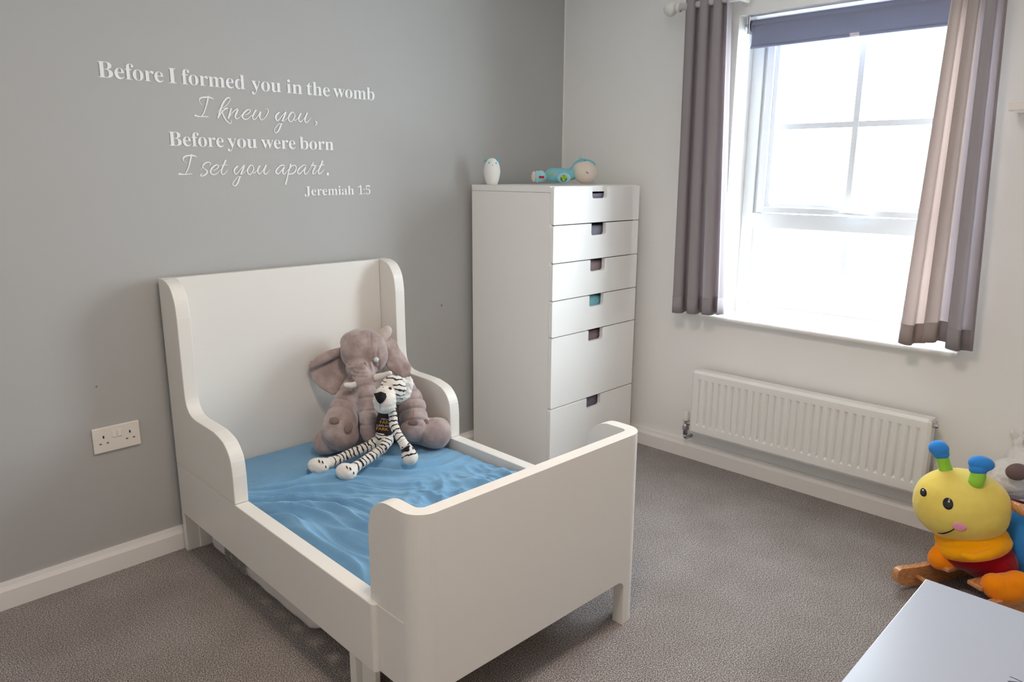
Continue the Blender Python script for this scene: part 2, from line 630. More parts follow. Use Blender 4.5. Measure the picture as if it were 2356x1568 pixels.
def wframe(name, y0, y1, z0, z1, w, x0, x1, mat):
    """mitred-looking frame ring, stepped in profile towards the glass"""
    bm = bmesh.new()
    px, py, pz = 0.14, -1.407, WZ0
    wl, wr, wb, wt = w
    for (f, xa, xb) in ((1.0, x0 + 0.012, x1), (0.62, x0, x1 - 0.01)):
        # wide back step then narrower proud step
        a, b_, c, d = y0 + wl * f, y1 - wr * f, z0 + wb * f, z1 - wt * f
        add_box(bm, xa - px, xb - px, y0 - py, a - py, z0 - pz, z1 - pz)
        add_box(bm, xa - px, xb - px, b_ - py, y1 - py, z0 - pz, z1 - pz)
        add_box(bm, xa - px, xb - px, a - py, b_ - py, z0 - pz, c - pz)
        add_box(bm, xa - px, xb - px, a - py, b_ - py, d - pz, z1 - pz)
    return obj(name, bm, mat, win, bevel=0.003)


wframe('window_frame', WY0, WY1, 0.712, WZ1, (0.085, 0.085, 0.063, 0.07), 0.140, 0.200, M_upvc)
wbox('transom', WY0 + 0.05, WY1 - 0.05, 1.101, 1.165, 0.134, 0.198, M_upvc)
wframe('sash', -1.790, -1.026, 1.169, 1.912, (0.050, 0.050, 0.040, 0.056), 0.124, 0.178, M_upvc)
wbox('glass_pane', -1.745, -1.070, 1.205, 1.860, 0.156, 0.160, M_glass, bevel=0)
wbox('glass_pane', -1.785, -1.032, 0.772, 1.104, 0.172, 0.176, M_glass, bevel=0)
wbox('glazing_bar', -1.4190, -1.3960, 1.205, 1.860, 0.150, 0.166, M_upvc, bevel=0)
wbox('glazing_bar', -1.745, -1.070, 1.518, 1.541, 0.1515, 0.1645, M_upvc, bevel=0)
wbox('glazing_bar', -1.4190, -1.3960, 0.772, 1.104, 0.166, 0.182, M_upvc, bevel=0.002)
# dark rubber gasket lines round the panes
bm = bmesh.new()
for (a, b_, c, d, x) in ((-1.745, -1.073, 1.207, 1.857, 0.1545), (-1.782, -1.034, 0.774, 1.102, 0.1700)):
    for q in ((a, a + 0.003, c, d), (b_ - 0.003, b_, c, d), (a, b_, c, c + 0.003), (a, b_, d - 0.003, d)):
        add_box(bm, x - 0.14, x + 0.002 - 0.14, q[0] + 1.407, q[1] + 1.407, q[2] - WZ0, q[3] - WZ0)
obj('gasket', bm, material('grey_rubber_gasket', rgb(120, 120, 125), 0.6), win)
hd = wbox('window_handle', -1.440, -1.365, 1.172, 1.192, 0.116, 0.124, M_upvc, bevel=0.003)
obj('lever', tube([(-0.032, -0.005, 0.478), (-0.050, -0.003, 0.478), (-0.052, -0.02, 0.478), (-0.050, -0.115, 0.474)],
                  [0.009, 0.010, 0.009, 0.006], 12), M_upvc, hd, smooth=True)

# ------------------------------------------------------------------ roller blind
bl = tag(empty('roller_blind', (0.055, -1.407, 1.95)), 'grey roller blind rolled up inside the top of the window recess', 'blind')
bm = bmesh.new()
add_tube(bm, [(0.0, -0.448, -0.018), (0.0, 0.418, -0.018)], 0.024, 28)
obj('roller', bm, M_blind, bl, smooth=False)


def blind_fn(s, t):
    y = -0.448 + 0.860 * s
    z = -0.018 - 0.085 * t
    return (-0.026 + 0.004 * math.sin(t * 3), y, z)


o = obj('fabric_drop', height_grid(24, 8, blind_fn), M_blind, bl, smooth=True)
so = o.modifiers.new('thick', 'SOLIDIFY'); so.thickness = 0.002
obj('bottom_bar', tube([(-0.024, -0.448, -0.104), (-0.024, 0.412, -0.104)], 0.006, 10), M_blind, bl, smooth=True)
bm = bmesh.new()
add_box(bm, -0.035, 0.030, 0.420, 0.428, -0.050, 0.022)
add_tube(bm, [(0.0, 0.428, -0.018), (0.0, 0.452, -0.018)], 0.012, 12)
obj('bracket', bm, M_chrome, bl, bevel=0.001)
bm = bmesh.new()
add_box(bm, -0.034, -0.030, -0.026, 0.006, -0.122, -0.094)
add_box(bm, -0.040, -0.030, -0.026, 0.006, -0.100, -0.096)
obj('pull_tab', bm, M_clip, bl, bevel=0.001)

# ------------------------------------------------------------------ curtain pole and curtains
PX, PZ = -0.088, 2.022
pole = tag(empty('curtain_pole', (PX, -1.407, PZ)), 'white curtain pole with ball finial above the window', 'curtain pole')
obj('rod', tube([(0, 0.70, 0), (0, -0.72, 0)], 0.0135, 16), M_pole, pole, smooth=True)
for s in (1, -1):
    bm = bmesh.new()
    add_ball(bm, (0, s * 0.735, 0), 0.031)
    add_tube(bm, [(0, s * 0.688, 0), (0, s * 0.706, 0)], 0.019, 16)
    obj('finial', bm, M_pole, pole, smooth=True)
    bm = bmesh.new()
    add_tube(bm, [(0.088, s * 0.42, 0), (0.0, s * 0.42, 0)], 0.009, 12)
    add_tube(bm, [(0.088, s * 0.42, 0), (0.080, s * 0.42, 0)], 0.026, 20)
    obj('bracket', bm, M_pole, pole, smooth=False)


def curtain(name, y_of, x_amp, folds, ztop, zbot_of, mats, phase=0.0, nu=150, nv=60, xbase=None, face_mat=None):
    rt = empty(name, (PX, y_of(0.5, 0), PZ))

    def fn(s, t):
        ph = 2 * PI * (folds * s) + phase
        wob = 0.25 * math.sin(3.1 * s + 2.2 * t) * t
        a = x_amp * (0.75 + 0.35 * t)
        sx = math.sin(ph + wob)
        x = a * (sx * (1.15 - 0.15 * sx * sx)) + (xbase(s, t) if xbase else 0)
        y = y_of(s, t) + 0.35 * a * math.sin(2 * (ph + wob))
        z = ztop + (zbot_of(s) - ztop) * t
        return (x, y - y_of(0.5, 0), z - PZ)
    me = height_grid(nu, nv, fn)
    o = obj('cloth', me, mats, rt, smooth=True)
    if face_mat:
        for p in me.polygons:
            i = p.index % nu
            p.material_index = face_mat(i / nu)
    so = o.modifiers.new('thick', 'SOLIDIFY'); so.thickness = 0.0018
    bm = bmesh.new()
    # stitched hem band
    hem = height_grid(nu, 2, lambda s, t: tuple(a + b for a, b in zip(fn(s, 0.945 + 0.055 * t), (-0.0022, 0, 0))))
    bm.free()
    h = obj('hem', hem, mats, rt, smooth=True)
    if face_mat:
        for p in hem.polygons:
            p.material_index = face_mat((p.index % nu) / nu)
    so = h.modifiers.new('thick', 'SOLIDIFY'); so.thickness = 0.0016
    return rt


c1 = curtain('left_curtain_tmp', lambda s, t: -0.742 - (0.215 + 0.055 * t) * s - 0.012 * t * (1 - s), 0.030, 3.5, 2.075,
             lambda s: 0.713 + 0.020 * s, [M_curtain], phase=0.9)
c1.name = 'curtain'
tag(c1, 'grey curtain gathered at the corner side of the window, nearest the white chest', 'curtain', 'pair of grey curtains')
c2 = curtain('right_curtain_tmp', lambda s, t: (-1.772 - 0.150 * s) * (1 - t) + (-1.738 - 0.235 * s) * t, 0.024, 3.2, 2.075,
             lambda s: 0.742 - 0.012 * math.sin(s * 9), [M_curtain, M_curtain_thin], phase=2.4,
             xbase=lambda s, t: -0.018 * (1 - s) * t, face_mat=lambda s: 1 if s < 0.55 else 0)
c2.name = 'curtain'
tag(c2, 'taupe grey curtain hanging on the far side of the window above the yellow toy', 'curtain', 'pair of grey curtains')

# ------------------------------------------------------------------ radiator
RYa, RYb, RZ0, RZ1 = -1.876, -0.893, 0.168, 0.457
rad = tag(empty('radiator', (-0.05, (RYa + RYb) / 2, RZ0)), 'long low white panel radiator on the wall under the window', 'radiator')
rw, rh = RYb - RYa, RZ1 - RZ0
NCH = 29


def rad_fn(s, t):
    y = -rw / 2 + rw * s
    z = rh * t
    ph = (s - 0.02) / 0.96 * NCH
    g = 0.0
    if 0 < ph < NCH:
        f = ph % 1.0
        d = abs(f - 0.5)
        g = 1.0 if d < 0.22 else max(0.0, 1 - (d - 0.22) / 0.10)
        e = min(max((t - 0.12) / 0.04, 0), 1) * min(max((0.90 - t) / 0.04, 0), 1)
        g *= e
    ed = min(min(s, 1 - s) * rw / 0.008, 1) * min(min(t, 1 - t) * rh / 0.008, 1)
    return (-0.040 + 0.009 * g + 0.006 * (1 - ed), y, z)


zs = sorted(set([0, 0.015, 0.03, 0.07, 0.12, 0.14, 0.16, 0.3, 0.5, 0.7, 0.86, 0.88, 0.90, 0.95, 0.97, 0.985, 1.0]))
NU = NCH * 16
vs = [rad_fn(i / NU, z) for z in zs for i in range(NU + 1)]
fs = [(j * (NU + 1) + i, j * (NU + 1) + i + 1, (j + 1) * (NU + 1) + i + 1, (j + 1) * (NU + 1) + i)
      for j in range(len(zs) - 1) for i in range(NU)]
me = bpy.data.meshes.new('front_panel'); me.from_pydata(vs, [], fs)
o = obj('front_panel', me, M_rad, rad)
so = o.modifiers.new('thick', 'SOLIDIFY'); so.thickness = 0.010
obj('back_panel', box(0.010, 0.022, -rw / 2 + 0.01, rw / 2 - 0.01, 0.012, rh - 0.02), M_rad, rad, bevel=0.003)
bm = bmesh.new()
for k in range(60):
    y = -rw / 2 + 0.02 + k * (rw - 0.04) / 59
    add_box(bm, -0.026, 0.010, y - 0.0008, y + 0.0008, 0.03, rh - 0.03)
tag(obj('convector_fins', bm, M_rad, rad), kind='stuff')
bm = bmesh.new()
add_box(bm, -0.034, 0.024, -rw / 2, rw / 2, rh - 0.004, rh)
o = obj('top_grille', bm, M_rad, rad, bevel=0.002)
for s in (-1, 1):
    obj('side_panel', box(-0.034, 0.024, s * rw / 2 - 0.001, s * rw / 2 + 0.001, 0.006, rh), M_rad, rad)
    obj('wall_bracket', box(0.022, 0.050, s * rw * 0.34 - 0.012, s * rw * 0.34 + 0.012, 0.03, rh - 0.05), M_rad, rad)
vy = rw / 2
v = obj('valve', tube([(-0.008, vy + 0.046, -0.035), (-0.008, vy + 0.046, 0.040)], 0.0115, 14), M_chrome, rad, smooth=True)
obj('valve_nut', tube([(-0.008, vy + 0.046, -0.010), (-0.008, vy + 0.046, 0.006)], 0.017, 6), M_chrome, v)
obj('valve_tail', tube([(-0.008, vy - 0.01, 0.025), (-0.008, vy + 0.046, 0.025)], 0.0125, 10), M_chrome, v, smooth=True)
obj('valve_cap', lathe([(0.015, 0.0), (0.0155, 0.004), (0.014, 0.040), (0.011, 0.044)], 20, (-0.008, vy + 0.046, 0.034)), M_plastic, v, smooth=True)
obj('pipe_elbow', tube([(-0.008, vy + 0.046, -0.035), (-0.006, vy + 0.046, -0.050), (0.004, vy + 0.046, -0.056), (0.049, vy + 0.046, -0.056)], 0.0085, 12), M_chrome, v, smooth=True)
obj('bleed_plug', tube([(-0.010, -vy - 0.001, rh - 0.024), (-0.010, -vy - 0.010, rh - 0.024), (-0.010, -vy - 0.020, rh - 0.024)], [0.010, 0.010, 0.0075], 8), M_chrome, rad)

# ------------------------------------------------------------------ wall lettering
q = tag(empty('wall_lettering', (-1.67, -0.001, 1.45)), 'white vinyl verse lettering on the grey wall above the bed', 'wall decal')


def boldmath(s):
    o = ''
    for ch in s:
        if 'A' <= ch <= 'Z': o += chr(0x1D400 + ord(ch) - 65)
        elif 'a' <= ch <= 'z': o += chr(0x1D41A + ord(ch) - 97)
        elif '0' <= ch <= '9': o += chr(0x1D7CE + ord(ch) - 48)
        else: o += ch
    return o


def text_mesh(s, offset=0.0, extrude=0.0):
    c = bpy.data.curves.new('txt', 'FONT')
    c.body = s
    c.offset = offset
    c.extrude = extrude
    c.resolution_u = 4
    c.space_character = 0.96
    o = bpy.data.objects.new('txt', c)
    COL.objects.link(o)
    dg = bpy.context.evaluated_depsgraph_get()
    me = bpy.data.meshes.new_from_object(o.evaluated_get(dg))
    bpy.data.objects.remove(o)
    bpy.data.curves.remove(c)
    a = np.zeros(len(me.vertices) * 3)
    me.vertices.foreach_get('co', a)
    return a.reshape(-1, 3), [tuple(p.vertices) for p in me.polygons]


def cap_height():
    v, f = text_mesh(boldmath('I'))
    return v[:, 1].max() - v[:, 1].min()


CAPH = cap_height()
LINES = {0: ('Before I formed you in the womb', 1.615, 0.0475, [('Before', -2.187, -1.991), ('I', -1.976, -1.949), ('formed', -1.933, -1.713), ('you', -1.690, -1.575), ('in', -1.553, -1.489), ('the', -1.471, -1.371), ('womb', -1.357, -1.165)]),
         2: ('Before you were born', 1.4165, 0.0455, [('Before', -1.993, -1.806), ('you', -1.794, -1.683), ('were', -1.667, -1.530), ('born', -1.513, -1.366)]),
         4: ('Jeremiah 1:5', 1.2455, 0.0345, [('Jeremiah', -1.504, -1.281), ('1:5', -1.261, -1.202)])}
for ln, (txt, zb, ch, words) in LINES.items():
    for w, xa, xb in words:
        v, f = text_mesh(boldmath(w), offset=-0.004)
        sx = (xb - xa) / (v[:, 0].max() - v[:, 0].min())
        sz = ch / CAPH
        V = [(xa + (p[0] - v[:, 0].min()) * sx + 1.67, -0.0006, zb + p[1] * sz - 1.45) for p in v]
        me = bpy.data.meshes.new('word'); me.from_pydata(V, [], f)
        obj('word', me, M_vinyl, q)
SCRIPT_STROKES = [(1,[(-18706,15543,11),(-18767,15586,19),(-18796,15661,28),(-18764,15739,42),(-18670,15779,47),(-18537,15793,47),(-18415,15791,45),(-18346,15767,38),(-18292,15742,11)]),(1,[(-18479,15820,56),(-18518,15670,47),(-18585,15483,39),(-18661,15306,37),(-18720,15216,34),(-18775,15165,22)]),(1,[(-18990,15173,56),(-18945,15171,57),(-18857,15151,37),(-18695,15155,33),(-18537,15157,33)]),(1,[(-18020,15459,18),(-17897,15545,25),(-17782,15660,28),(-17715,15772,28),(-17736,15829,40),(-17801,15819,50),(-17902,15739,56),(-17998,15597,60),(-18074,15437,52),(-18140,15277,56),(-18193,15147,52)]),(1,[(-18195,15308,13),(-18140,15394,15),(-18092,15474,15)]),(1,[(-18193,15147,19),(-18088,15280,30),(-17984,15393,33),(-17905,15456,56),(-17824,15476,37)]),(1,[(-18036,15390,35),(-18023,15303,47),(-17980,15188,50),(-17906,15064,48),(-17807,14980,35),(-17742,14993,25),(-17721,15053,20),(-17754,15101,13)]),(1,[(-17703,15468,55),(-17757,15328,58),(-17825,15147,52)]),(1,[(-17813,15157,19),(-17694,15311,23),(-17567,15427,32),(-17477,15472,50),(-17476,15423,60),(-17533,15310,60),(-17574,15209,50),(-17526,15142,35),(-17447,15176,24),(-17330,15282,22)]),(1,[(-17209,15293,15),(-17096,15334,27),(-17013,15409,35),(-17003,15460,35),(-17074,15476,35),(-17201,15399,55),(-17298,15273,60),(-17304,15193,50),(-17221,15137,35),(-17098,15174,28),(-16944,15303,20)]),(1,[(-16787,15472,58),(-16862,15367,55),(-16928,15233,48),(-16890,15154,34),(-16821,15178,27),(-16723,15284,25),(-16628,15421,37)]),(1,[(-16611,15417,58),(-16655,15288,62),(-16645,15197,48),(-16586,15154,34),(-16467,15226,27),(-16353,15375,34),(-16311,15480,40),(-16341,15539,27),(-16409,15550,11)]),(1,[(-15891,15442,53),(-15996,15354,67),(-16033,15249,62),(-15987,15158,36),(-15889,15215,29),(-15761,15356,30),(-15648,15461,39)]),(1,[(-15623,15473,53),(-15652,15393,62),(-15735,15233,62),(-15817,15073,62),(-15913,14871,58),(-16004,14752,40),(-16087,14734,31),(-16129,14799,30),(-16063,14916,28),(-15925,15036,25),(-15741,15139,23),(-15565,15273,20)]),(1,[(-15289,15455,31),(-15347,15488,39),(-15461,15403,56),(-15523,15285,53),(-15506,15181,47),(-15443,15143,36),(-15354,15199,30),(-15274,15309,39),(-15251,15394,36),(-15289,15455,31)]),(1,[(-15315,15243,25),(-15258,15194,29),(-15194,15239,22),(-15103,15328,20)]),(1,[(-15009,15449,62),(-15077,15351,62),(-15109,15233,51),(-15041,15157,36),(-14951,15219,27),(-14845,15331,22)]),(1,[(-14742,15485,56),(-14820,15332,62),(-14852,15214,56),(-14807,15146,42),(-14704,15199,27),(-14583,15328,13)]),(1,[(-14390,15188,71),(-14354,15162,56),(-14370,15108,47),(-14424,15046,28)]),(3,[(-19420,13616,11),(-19494,13664,22),(-19520,13740,37),(-19468,13816,51),(-19365,13856,47),(-19252,13864,47),(-19140,13860,42),(-19048,13815,21)]),(3,[(-19222,13886,53),(-19262,13754,51),(-19324,13568,41),(-19395,13403,38),(-19474,13272,26)]),(3,[(-19704,13244,44),(-19664,13261,64),(-19610,13244,42),(-19477,13244,32),(-19263,13256,23)]),(3,[(-18950,13389,13),(-18878,13484,19),(-18862,13539,42),(-18798,13606,42),(-18690,13652,32),(-18610,13642,26),(-18596,13597,28),(-18618,13547,17)]),(3,[(-18862,13539,42),(-18857,13462,30),(-18793,13406,32),(-18728,13351,47),(-18758,13273,47),(-18857,13206,37),(-18939,13189,30),(-18971,13217,32),(-18908,13273,15)]),(3,[(-18523,13368,17),(-18407,13420,28),(-18323,13499,37),(-18336,13555,36),(-18419,13554,43),(-18544,13464,53),(-18612,13351,53),(-18596,13262,47),(-18505,13234,32),(-18396,13273,27),(-18254,13398,19)]),(3,[(-18043,13716,62),(-18120,13579,54),(-18205,13421,47),(-18238,13307,47),(-18196,13240,36),(-18097,13285,27),(-17995,13416,13)]),(3,[(-18218,13550,28),(-17977,13564,18)]),(3,[(-17622,13521,51),(-17720,13446,54),(-17764,13354,51),(-17723,13257,36),(-17647,13286,29),(-17526,13413,29),(-17410,13540,39)]),(3,[(-17378,13558,54),(-17402,13483,54),(-17484,13321,54),(-17572,13148,51),(-17662,12952,54),(-17756,12854,43),(-17829,12861,31),(-17848,12930,29),(-17765,13044,27),(-17633,13159,22),(-17490,13240,20),(-17304,13391,18)]),(3,[(-17083,13564,32),(-17132,13563,37),(-17195,13507,47),(-17267,13391,50),(-17249,13275,45),(-17178,13240,37),(-17103,13305,32),(-17030,13422,40),(-17043,13525,35),(-17083,13564,31)]),(3,[(-17086,13344,27),(-17019,13292,33),(-16868,13410,21)]),(3,[(-16787,13540,56),(-16859,13436,56),(-16875,13318,50),(-16816,13260,37),(-16716,13345,27),(-16613,13476,24)]),(3,[(-16541,13568,60),(-16618,13411,60),(-16640,13306,56),(-16579,13253,40),(-16487,13319,27),(-16385,13425,14)]),(3,[(-15799,13555,28),(-15880,13581,39),(-16002,13533,40),(-16129,13413,53),(-16165,13320,53),(-16096,13261,42),(-15987,13334,34),(-15850,13475,39)]),(3,[(-15826,13495,56),(-15879,13374,56),(-15878,13281,49),(-15812,13261,34),(-15699,13375,25),(-15618,13456,21)]),(3,[(-15547,13604,67),(-15603,13456,56),(-15676,13268,45),(-15735,13066,51),(-15808,12891,63)]),(3,[(-15603,13456,25),(-15490,13551,35),(-15381,13572,42),(-15325,13498,52),(-15364,13376,53),(-15477,13281,42),(-15655,13248,29)]),(3,[(-14909,13569,30),(-14994,13589,39),(-15122,13527,45),(-15254,13404,53),(-15276,13309,50),(-15201,13268,39),(-15087,13350,33),(-14962,13480,37)]),(3,[(-14937,13501,59),(-14992,13378,56),(-14990,13282,47),(-14921,13262,34),(-14786,13406,27),(-14681,13558,30),(-14613,13641,45),(-14586,13682,39)]),(3,[(-14679,13599,33),(-14585,13572,45),(-14497,13580,47),(-14525,13518,59),(-14613,13379,62),(-14635,13283,48),(-14555,13276,33),(-14419,13408,27)]),(3,[(-14189,13742,67),(-14263,13589,56),(-14371,13408,53),(-14394,13297,50),(-14331,13269,36),(-14229,13339,30),(-14126,13444,16)]),(3,[(-14378,13553,21),(-14263,13589,30),(-14116,13604,22)]),(3,[(-13982,13270,98),(-13980,13247,98)])]

for i0, i1 in ((0, 3), (3, 12), (12, 19), (19, 22), (22, 27), (27, 33), (33, 43)):   # the words written in script
    V = []; F = []
    for k, (l, pts) in enumerate(SCRIPT_STROKES[i0:i1]):
        c = catmull([tuple(a / 1e4 for a in p) for p in pts], 6)
        yoff = -0.0006 - 0.00003 * (k % 7)
        n = len(c)
        base = len(V)
        for i in range(n):
            x, z, w = c[i]
            a = c[max(i - 1, 0)]; b = c[min(i + 1, n - 1)]
            dx, dz = b[0] - a[0], b[1] - a[1]
            L = math.hypot(dx, dz) or 1e-6
            nx, nz = -dz / L * w / 2, dx / L * w / 2
            V.append((x + nx + 1.67, yoff, z + nz - 1.45)); V.append((x - nx + 1.67, yoff, z - nz - 1.45))
            if i: F.append((base + 2 * i - 2, base + 2 * i - 1, base + 2 * i + 1, base + 2 * i))
        for e in (0, n - 1):   # round ends
            x, z, w = c[e]
            b0 = len(V)
            for a in range(10):
                V.append((x + w / 2 * math.cos(2 * PI * a / 10) + 1.67, yoff - (0.0003 if e else 0.0002), z + w / 2 * math.sin(2 * PI * a / 10) - 1.45))
            F.append(tuple(range(b0, b0 + 10)))
    me = bpy.data.meshes.new('word'); me.from_pydata(V, [], F)
    obj('word', me, M_vinyl, q)


# ------------------------------------------------------------------ double wall sockets
def socket(loc, rz, label):
    r = tag(empty('wall_socket', loc, rz), label, 'socket')
    obj('face_plate', box(-0.073, 0.073, -0.009, 0.0, -0.043, 0.043), M_plastic, r, bevel=0.003)
    for s in (-1, 1):
        obj('rocker_switch', box(s * 0.009 - 0.006, s * 0.009 + 0.006, -0.013, -0.008, 0.004, 0.026), M_gloss, r, bevel=0.0015)
        cx = s * 0.041
        obj('earth_slot', box(cx - 0.0022, cx + 0.0022, -0.0094, -0.0086, 0.006, 0.015), M_dark, r)
        for t in (-1, 1):
            obj('pin_slot', box(cx + t * 0.011 - 0.0035, cx + t * 0.011 + 0.0035, -0.0094, -0.0086, -0.014, -0.0095), M_pin, r)
    return r


socket((-2.257, -0.0005, 0.469), 0, 'white double wall socket low on the grey wall, left of the bed')
socket((-0.0005, -1.955, 0.224), -PI / 2, 'white double wall socket hidden behind the yellow toy, beside the radiator')

# ------------------------------------------------------------------ small floating shelf at the picture's right edge
sh = tag(empty('floating_shelf', (0, -2.30, 1.535)), 'pale floating shelf on the white wall at the right edge', 'shelf')
obj('shelf_board', box(-0.13, -0.0005, -0.30, 0.318, 0.0, 0.03), M_plastic, sh, bevel=0.003)
for s in (-1, 1):
    obj('shelf_bracket', box(-0.10, -0.0005, s * 0.22 - 0.01, s * 0.22 + 0.01, -0.03, 0.0), M_plastic, sh, bevel=0.002)

# ------------------------------------------------------------------ chest of drawers
CX0, CX1, CYB, CYF, CH = -0.671, -0.063, -0.036, -0.514, 1.28
chest = tag(empty('chest_of_drawers', ((CX0 + CX1) / 2, (CYB + CYF) / 2, 0)), 'tall white chest with six drawers in the corner by the window', 'chest of drawers')
cox, coy = chest.location.x, chest.location.y


def cb(name, x0, x1, y0, y1, z0, z1, mat=M_chest, parent=chest, bevel=0.0012):
    return obj(name, box(x0 - cox, x1 - cox, y0 - coy, y1 - coy, z0, z1), mat, parent, bevel=bevel)


cb('side_panel', CX0, CX0 + 0.018, CYF, CYB, 0, CH - 0.0265)
cb('side_panel', CX1 - 0.018, CX1, CYF, CYB, 0, CH - 0.0265)
cb('top_panel', CX0, CX1, CYF, CYB, CH - 0.0255, CH)
cb('bottom_panel', CX0 + 0.019, CX1 - 0.019, CYF + 0.01, CYB, 0.03, 0.045)
cb('back_panel', CX0 + 0.018, CX1 - 0.018, CYB - 0.006, CYB, 0.045, CH - 0.03)
edges = [1.28, 1.12, 0.96, 0.80, 0.64, 0.32, 0.0]
fills = [(rgb(132, 130, 150), 'slate blue'), (rgb(136, 136, 150), 'slate grey'), (rgb(150, 130, 134), 'mauve'),
         (rgb(130, 184, 194), 'teal'), (rgb(130, 110, 110), 'brown'), (rgb(120, 110, 126), 'dusky purple')]
for k in range(6):
    zt, zb_ = edges[k] - 0.002, edges[k + 1] + 0.002
    xa, xb = CX0 + 0.001 - cox, CX1 - 0.001 - cox
    nx0, nx1, nd, rr = -0.417 - cox, -0.313 - cox, 0.052, 0.012
    zc = zt
    pts = [(xa, zb_ + 0.004), (xa + 0.004, zb_), (xb - 0.004, zb_), (xb, zb_ + 0.004), (xb, zt - 0.006), (xb - 0.006, zt), (nx1, zt)]
    pts += [(x, z) for x, z in arc(nx1 - rr, zt - nd + rr, rr, 0, -90, 5)]
    pts += [(x, z) for x, z in arc(nx0 + rr, zt - nd + rr, rr, -90, -180, 5)]
    pts += [(nx0, zt), (xa + 0.006, zt), (xa, zt - 0.006)]
    dr = obj('drawer', prism(pts, 1, CYF - 0.0205 - coy, CYF - 0.001 - coy), M_chest, chest, bevel=0.0012)
    hb = (edges[k] - edges[k + 1]) - 0.035
    bm = bmesh.new()
    bx0, bx1, by0, by1 = CX0 + 0.03 - cox, CX1 - 0.03 - cox, CYF + 0.0 - coy, CYB - 0.03 - coy
    bz = zb_ + 0.012
    bt = zt - 0.06
    add_box(bm, bx0, bx1, by0, by1, bz, bz + 0.006)
    add_box(bm, bx0, bx0 + 0.012, by0, by1, bz, bt)
    add_box(bm, bx1 - 0.012, bx1, by0, by1, bz, bt)
    add_box(bm, bx0, bx1, by1 - 0.012, by1, bz, bt)
    obj('drawer_box', bm, M_chest, dr)
    # clothes seen through the finger notch
    mcl = material(fills[k][1].replace(' ', '_') + '_knit', fills[k][0], 0.95, 0.1, bump=(300, 0.5, 0.003), sheen=0.2)
    ztop = bt + (0.050 if k else 0.029)
    cxm = (nx0 + nx1) / 2 + cox
    lo = bz + 0.007
    bm = bmesh.new()
    add_box(bm, -0.20, 0.20, -0.21, 0.20, 0, ztop - lo)
    bmesh.ops.subdivide_edges(bm, edges=bm.edges[:], cuts=7, use_grid_fill=True)
    for vv in bm.verts:
        n_ = noise.noise(vv.co * 14 + Vector((k, 0, 0)))
        if vv.co.z > 0.01: vv.co.z = max(0.01, vv.co.z + 0.008 * n_ - 0.004)
        vv.co.x *= 1 + 0.04 * n_
    cl = obj('folded_clothes', bm, mcl, None, smooth=True)
    cl.location = (cxm, CYF + 0.216, lo)
    tag(cl, '%s folded clothes seen through the notch of the %s drawer' % (fills[k][1], ['topmost', 'second', 'third', 'fourth', 'upper deep', 'bottom deep'][k]),
        'clothes', 'folded clothes in the drawers')

# ------------------------------------------------------------------ the bed (local x across, local -y towards the foot)
BTH = 0.024
BX, BY = -2.080, -0.023
WB, HH, RT, RB, LT = 0.906, 0.987, 0.331, 0.145, 0.045
bed = tag(empty('child_bed', (BX, BY, 0), -BTH), 'white extendable wooden child bed with winged headboard', 'bed')
BM = Matrix.Translation((BX, BY, 0)) @ Matrix.Rotation(-BTH, 4, 'Z')


def bw(u, v, z):
    return BM @ Vector((u, -v, z))


# headboard: flat panel with two legs
pts = [(0.046, 0.0), (0.102, 0.0), (0.102, 0.135)] + arc(0.117, 0.135, 0.015, 180, 90, 4) + \
      arc(WB - 0.117, 0.135, 0.015, 90, 0, 4) + [(WB - 0.102, 0.0), (WB - 0.046, 0.0), (WB - 0.046, HH - 0.001), (0.046, HH - 0.001)]
obj('headboard_panel', prism(pts, 1, -0.028, 0.0), M_bed, bed, bevel=0.002)
for s in (0, 1):
    x0, x1 = (0.0, 0.056) if s == 0 else (WB - 0.056, WB)
    obj('leg', box(x0, x1, -0.024, 0.0, 0.0, RB), M_bed, bed, bevel=0.002)
# wings
wing = [(0.0, RT + 0.0012), (0.472, RT + 0.0012), (0.4725, 0.42)] + catmull([(0.4725, 0.42), (0.463, 0.478), (0.424, 0.520), (0.357, 0.538)], 5)[1:] + \
       [(0.300, 0.540), (0.225, 0.5405)] + catmull([(0.225, 0.5405), (0.175, 0.549), (0.143, 0.582), (0.136, 0.640)], 5)[1:] + \
       [(0.135, 0.70), (0.134, 0.865)] + catmull([(0.134, 0.865), (0.124, 0.925), (0.092, 0.970), (0.045, HH)], 6)[1:] + [(0.0, HH)]
for s in (0, 1):
    x0, x1 = (0.0, LT) if s == 0 else (WB - LT, WB)
    obj('headboard_wing', prism([(-v, z) for v, z in wing], 0, x0, x1), M_bed, bed, bevel=0.0025)
    rail = [(0.001, RB), (1.225, RB), (1.225, RT), (0.001, RT)]
    bm = bmesh.new()
    if s == 0:
        pl = [(x0, -0.001), (x0, -1.213)] + [(x0 + 0.012 - 0.012 * math.cos(a), -1.213 - 0.012 * math.sin(a)) for a in (0.4, 0.8, 1.2, PI / 2)] + [(x1, -1.225), (x1, -0.001)]
    else:
        pl = [(x0, -0.001), (x0, -1.225), (x1 - 0.012, -1.225)] + [(x1 - 0.012 + 0.012 * math.sin(a), -1.213 - 0.012 * math.cos(a)) for a in (0.4, 0.8, 1.2, PI / 2)] + [(x1, -0.001)]
    add_prism(bm, pl, 2, RB, RT)
    obj('side_rail', bm, M_bed, bed, bevel=0.0025)
    l0, l1 = (0.030, 0.095) if s == 0 else (WB - 0.095, WB - 0.046)
    obj('leg', box(l0, l1, -1.085, -1.055, 0.0, RB), M_bed, bed, bevel=0.002)
    if s == 0:
        obj('leg', box(0.046, 0.062, -1.150, -1.085, 0.0, RB), M_bed, bed, bevel=0.002)
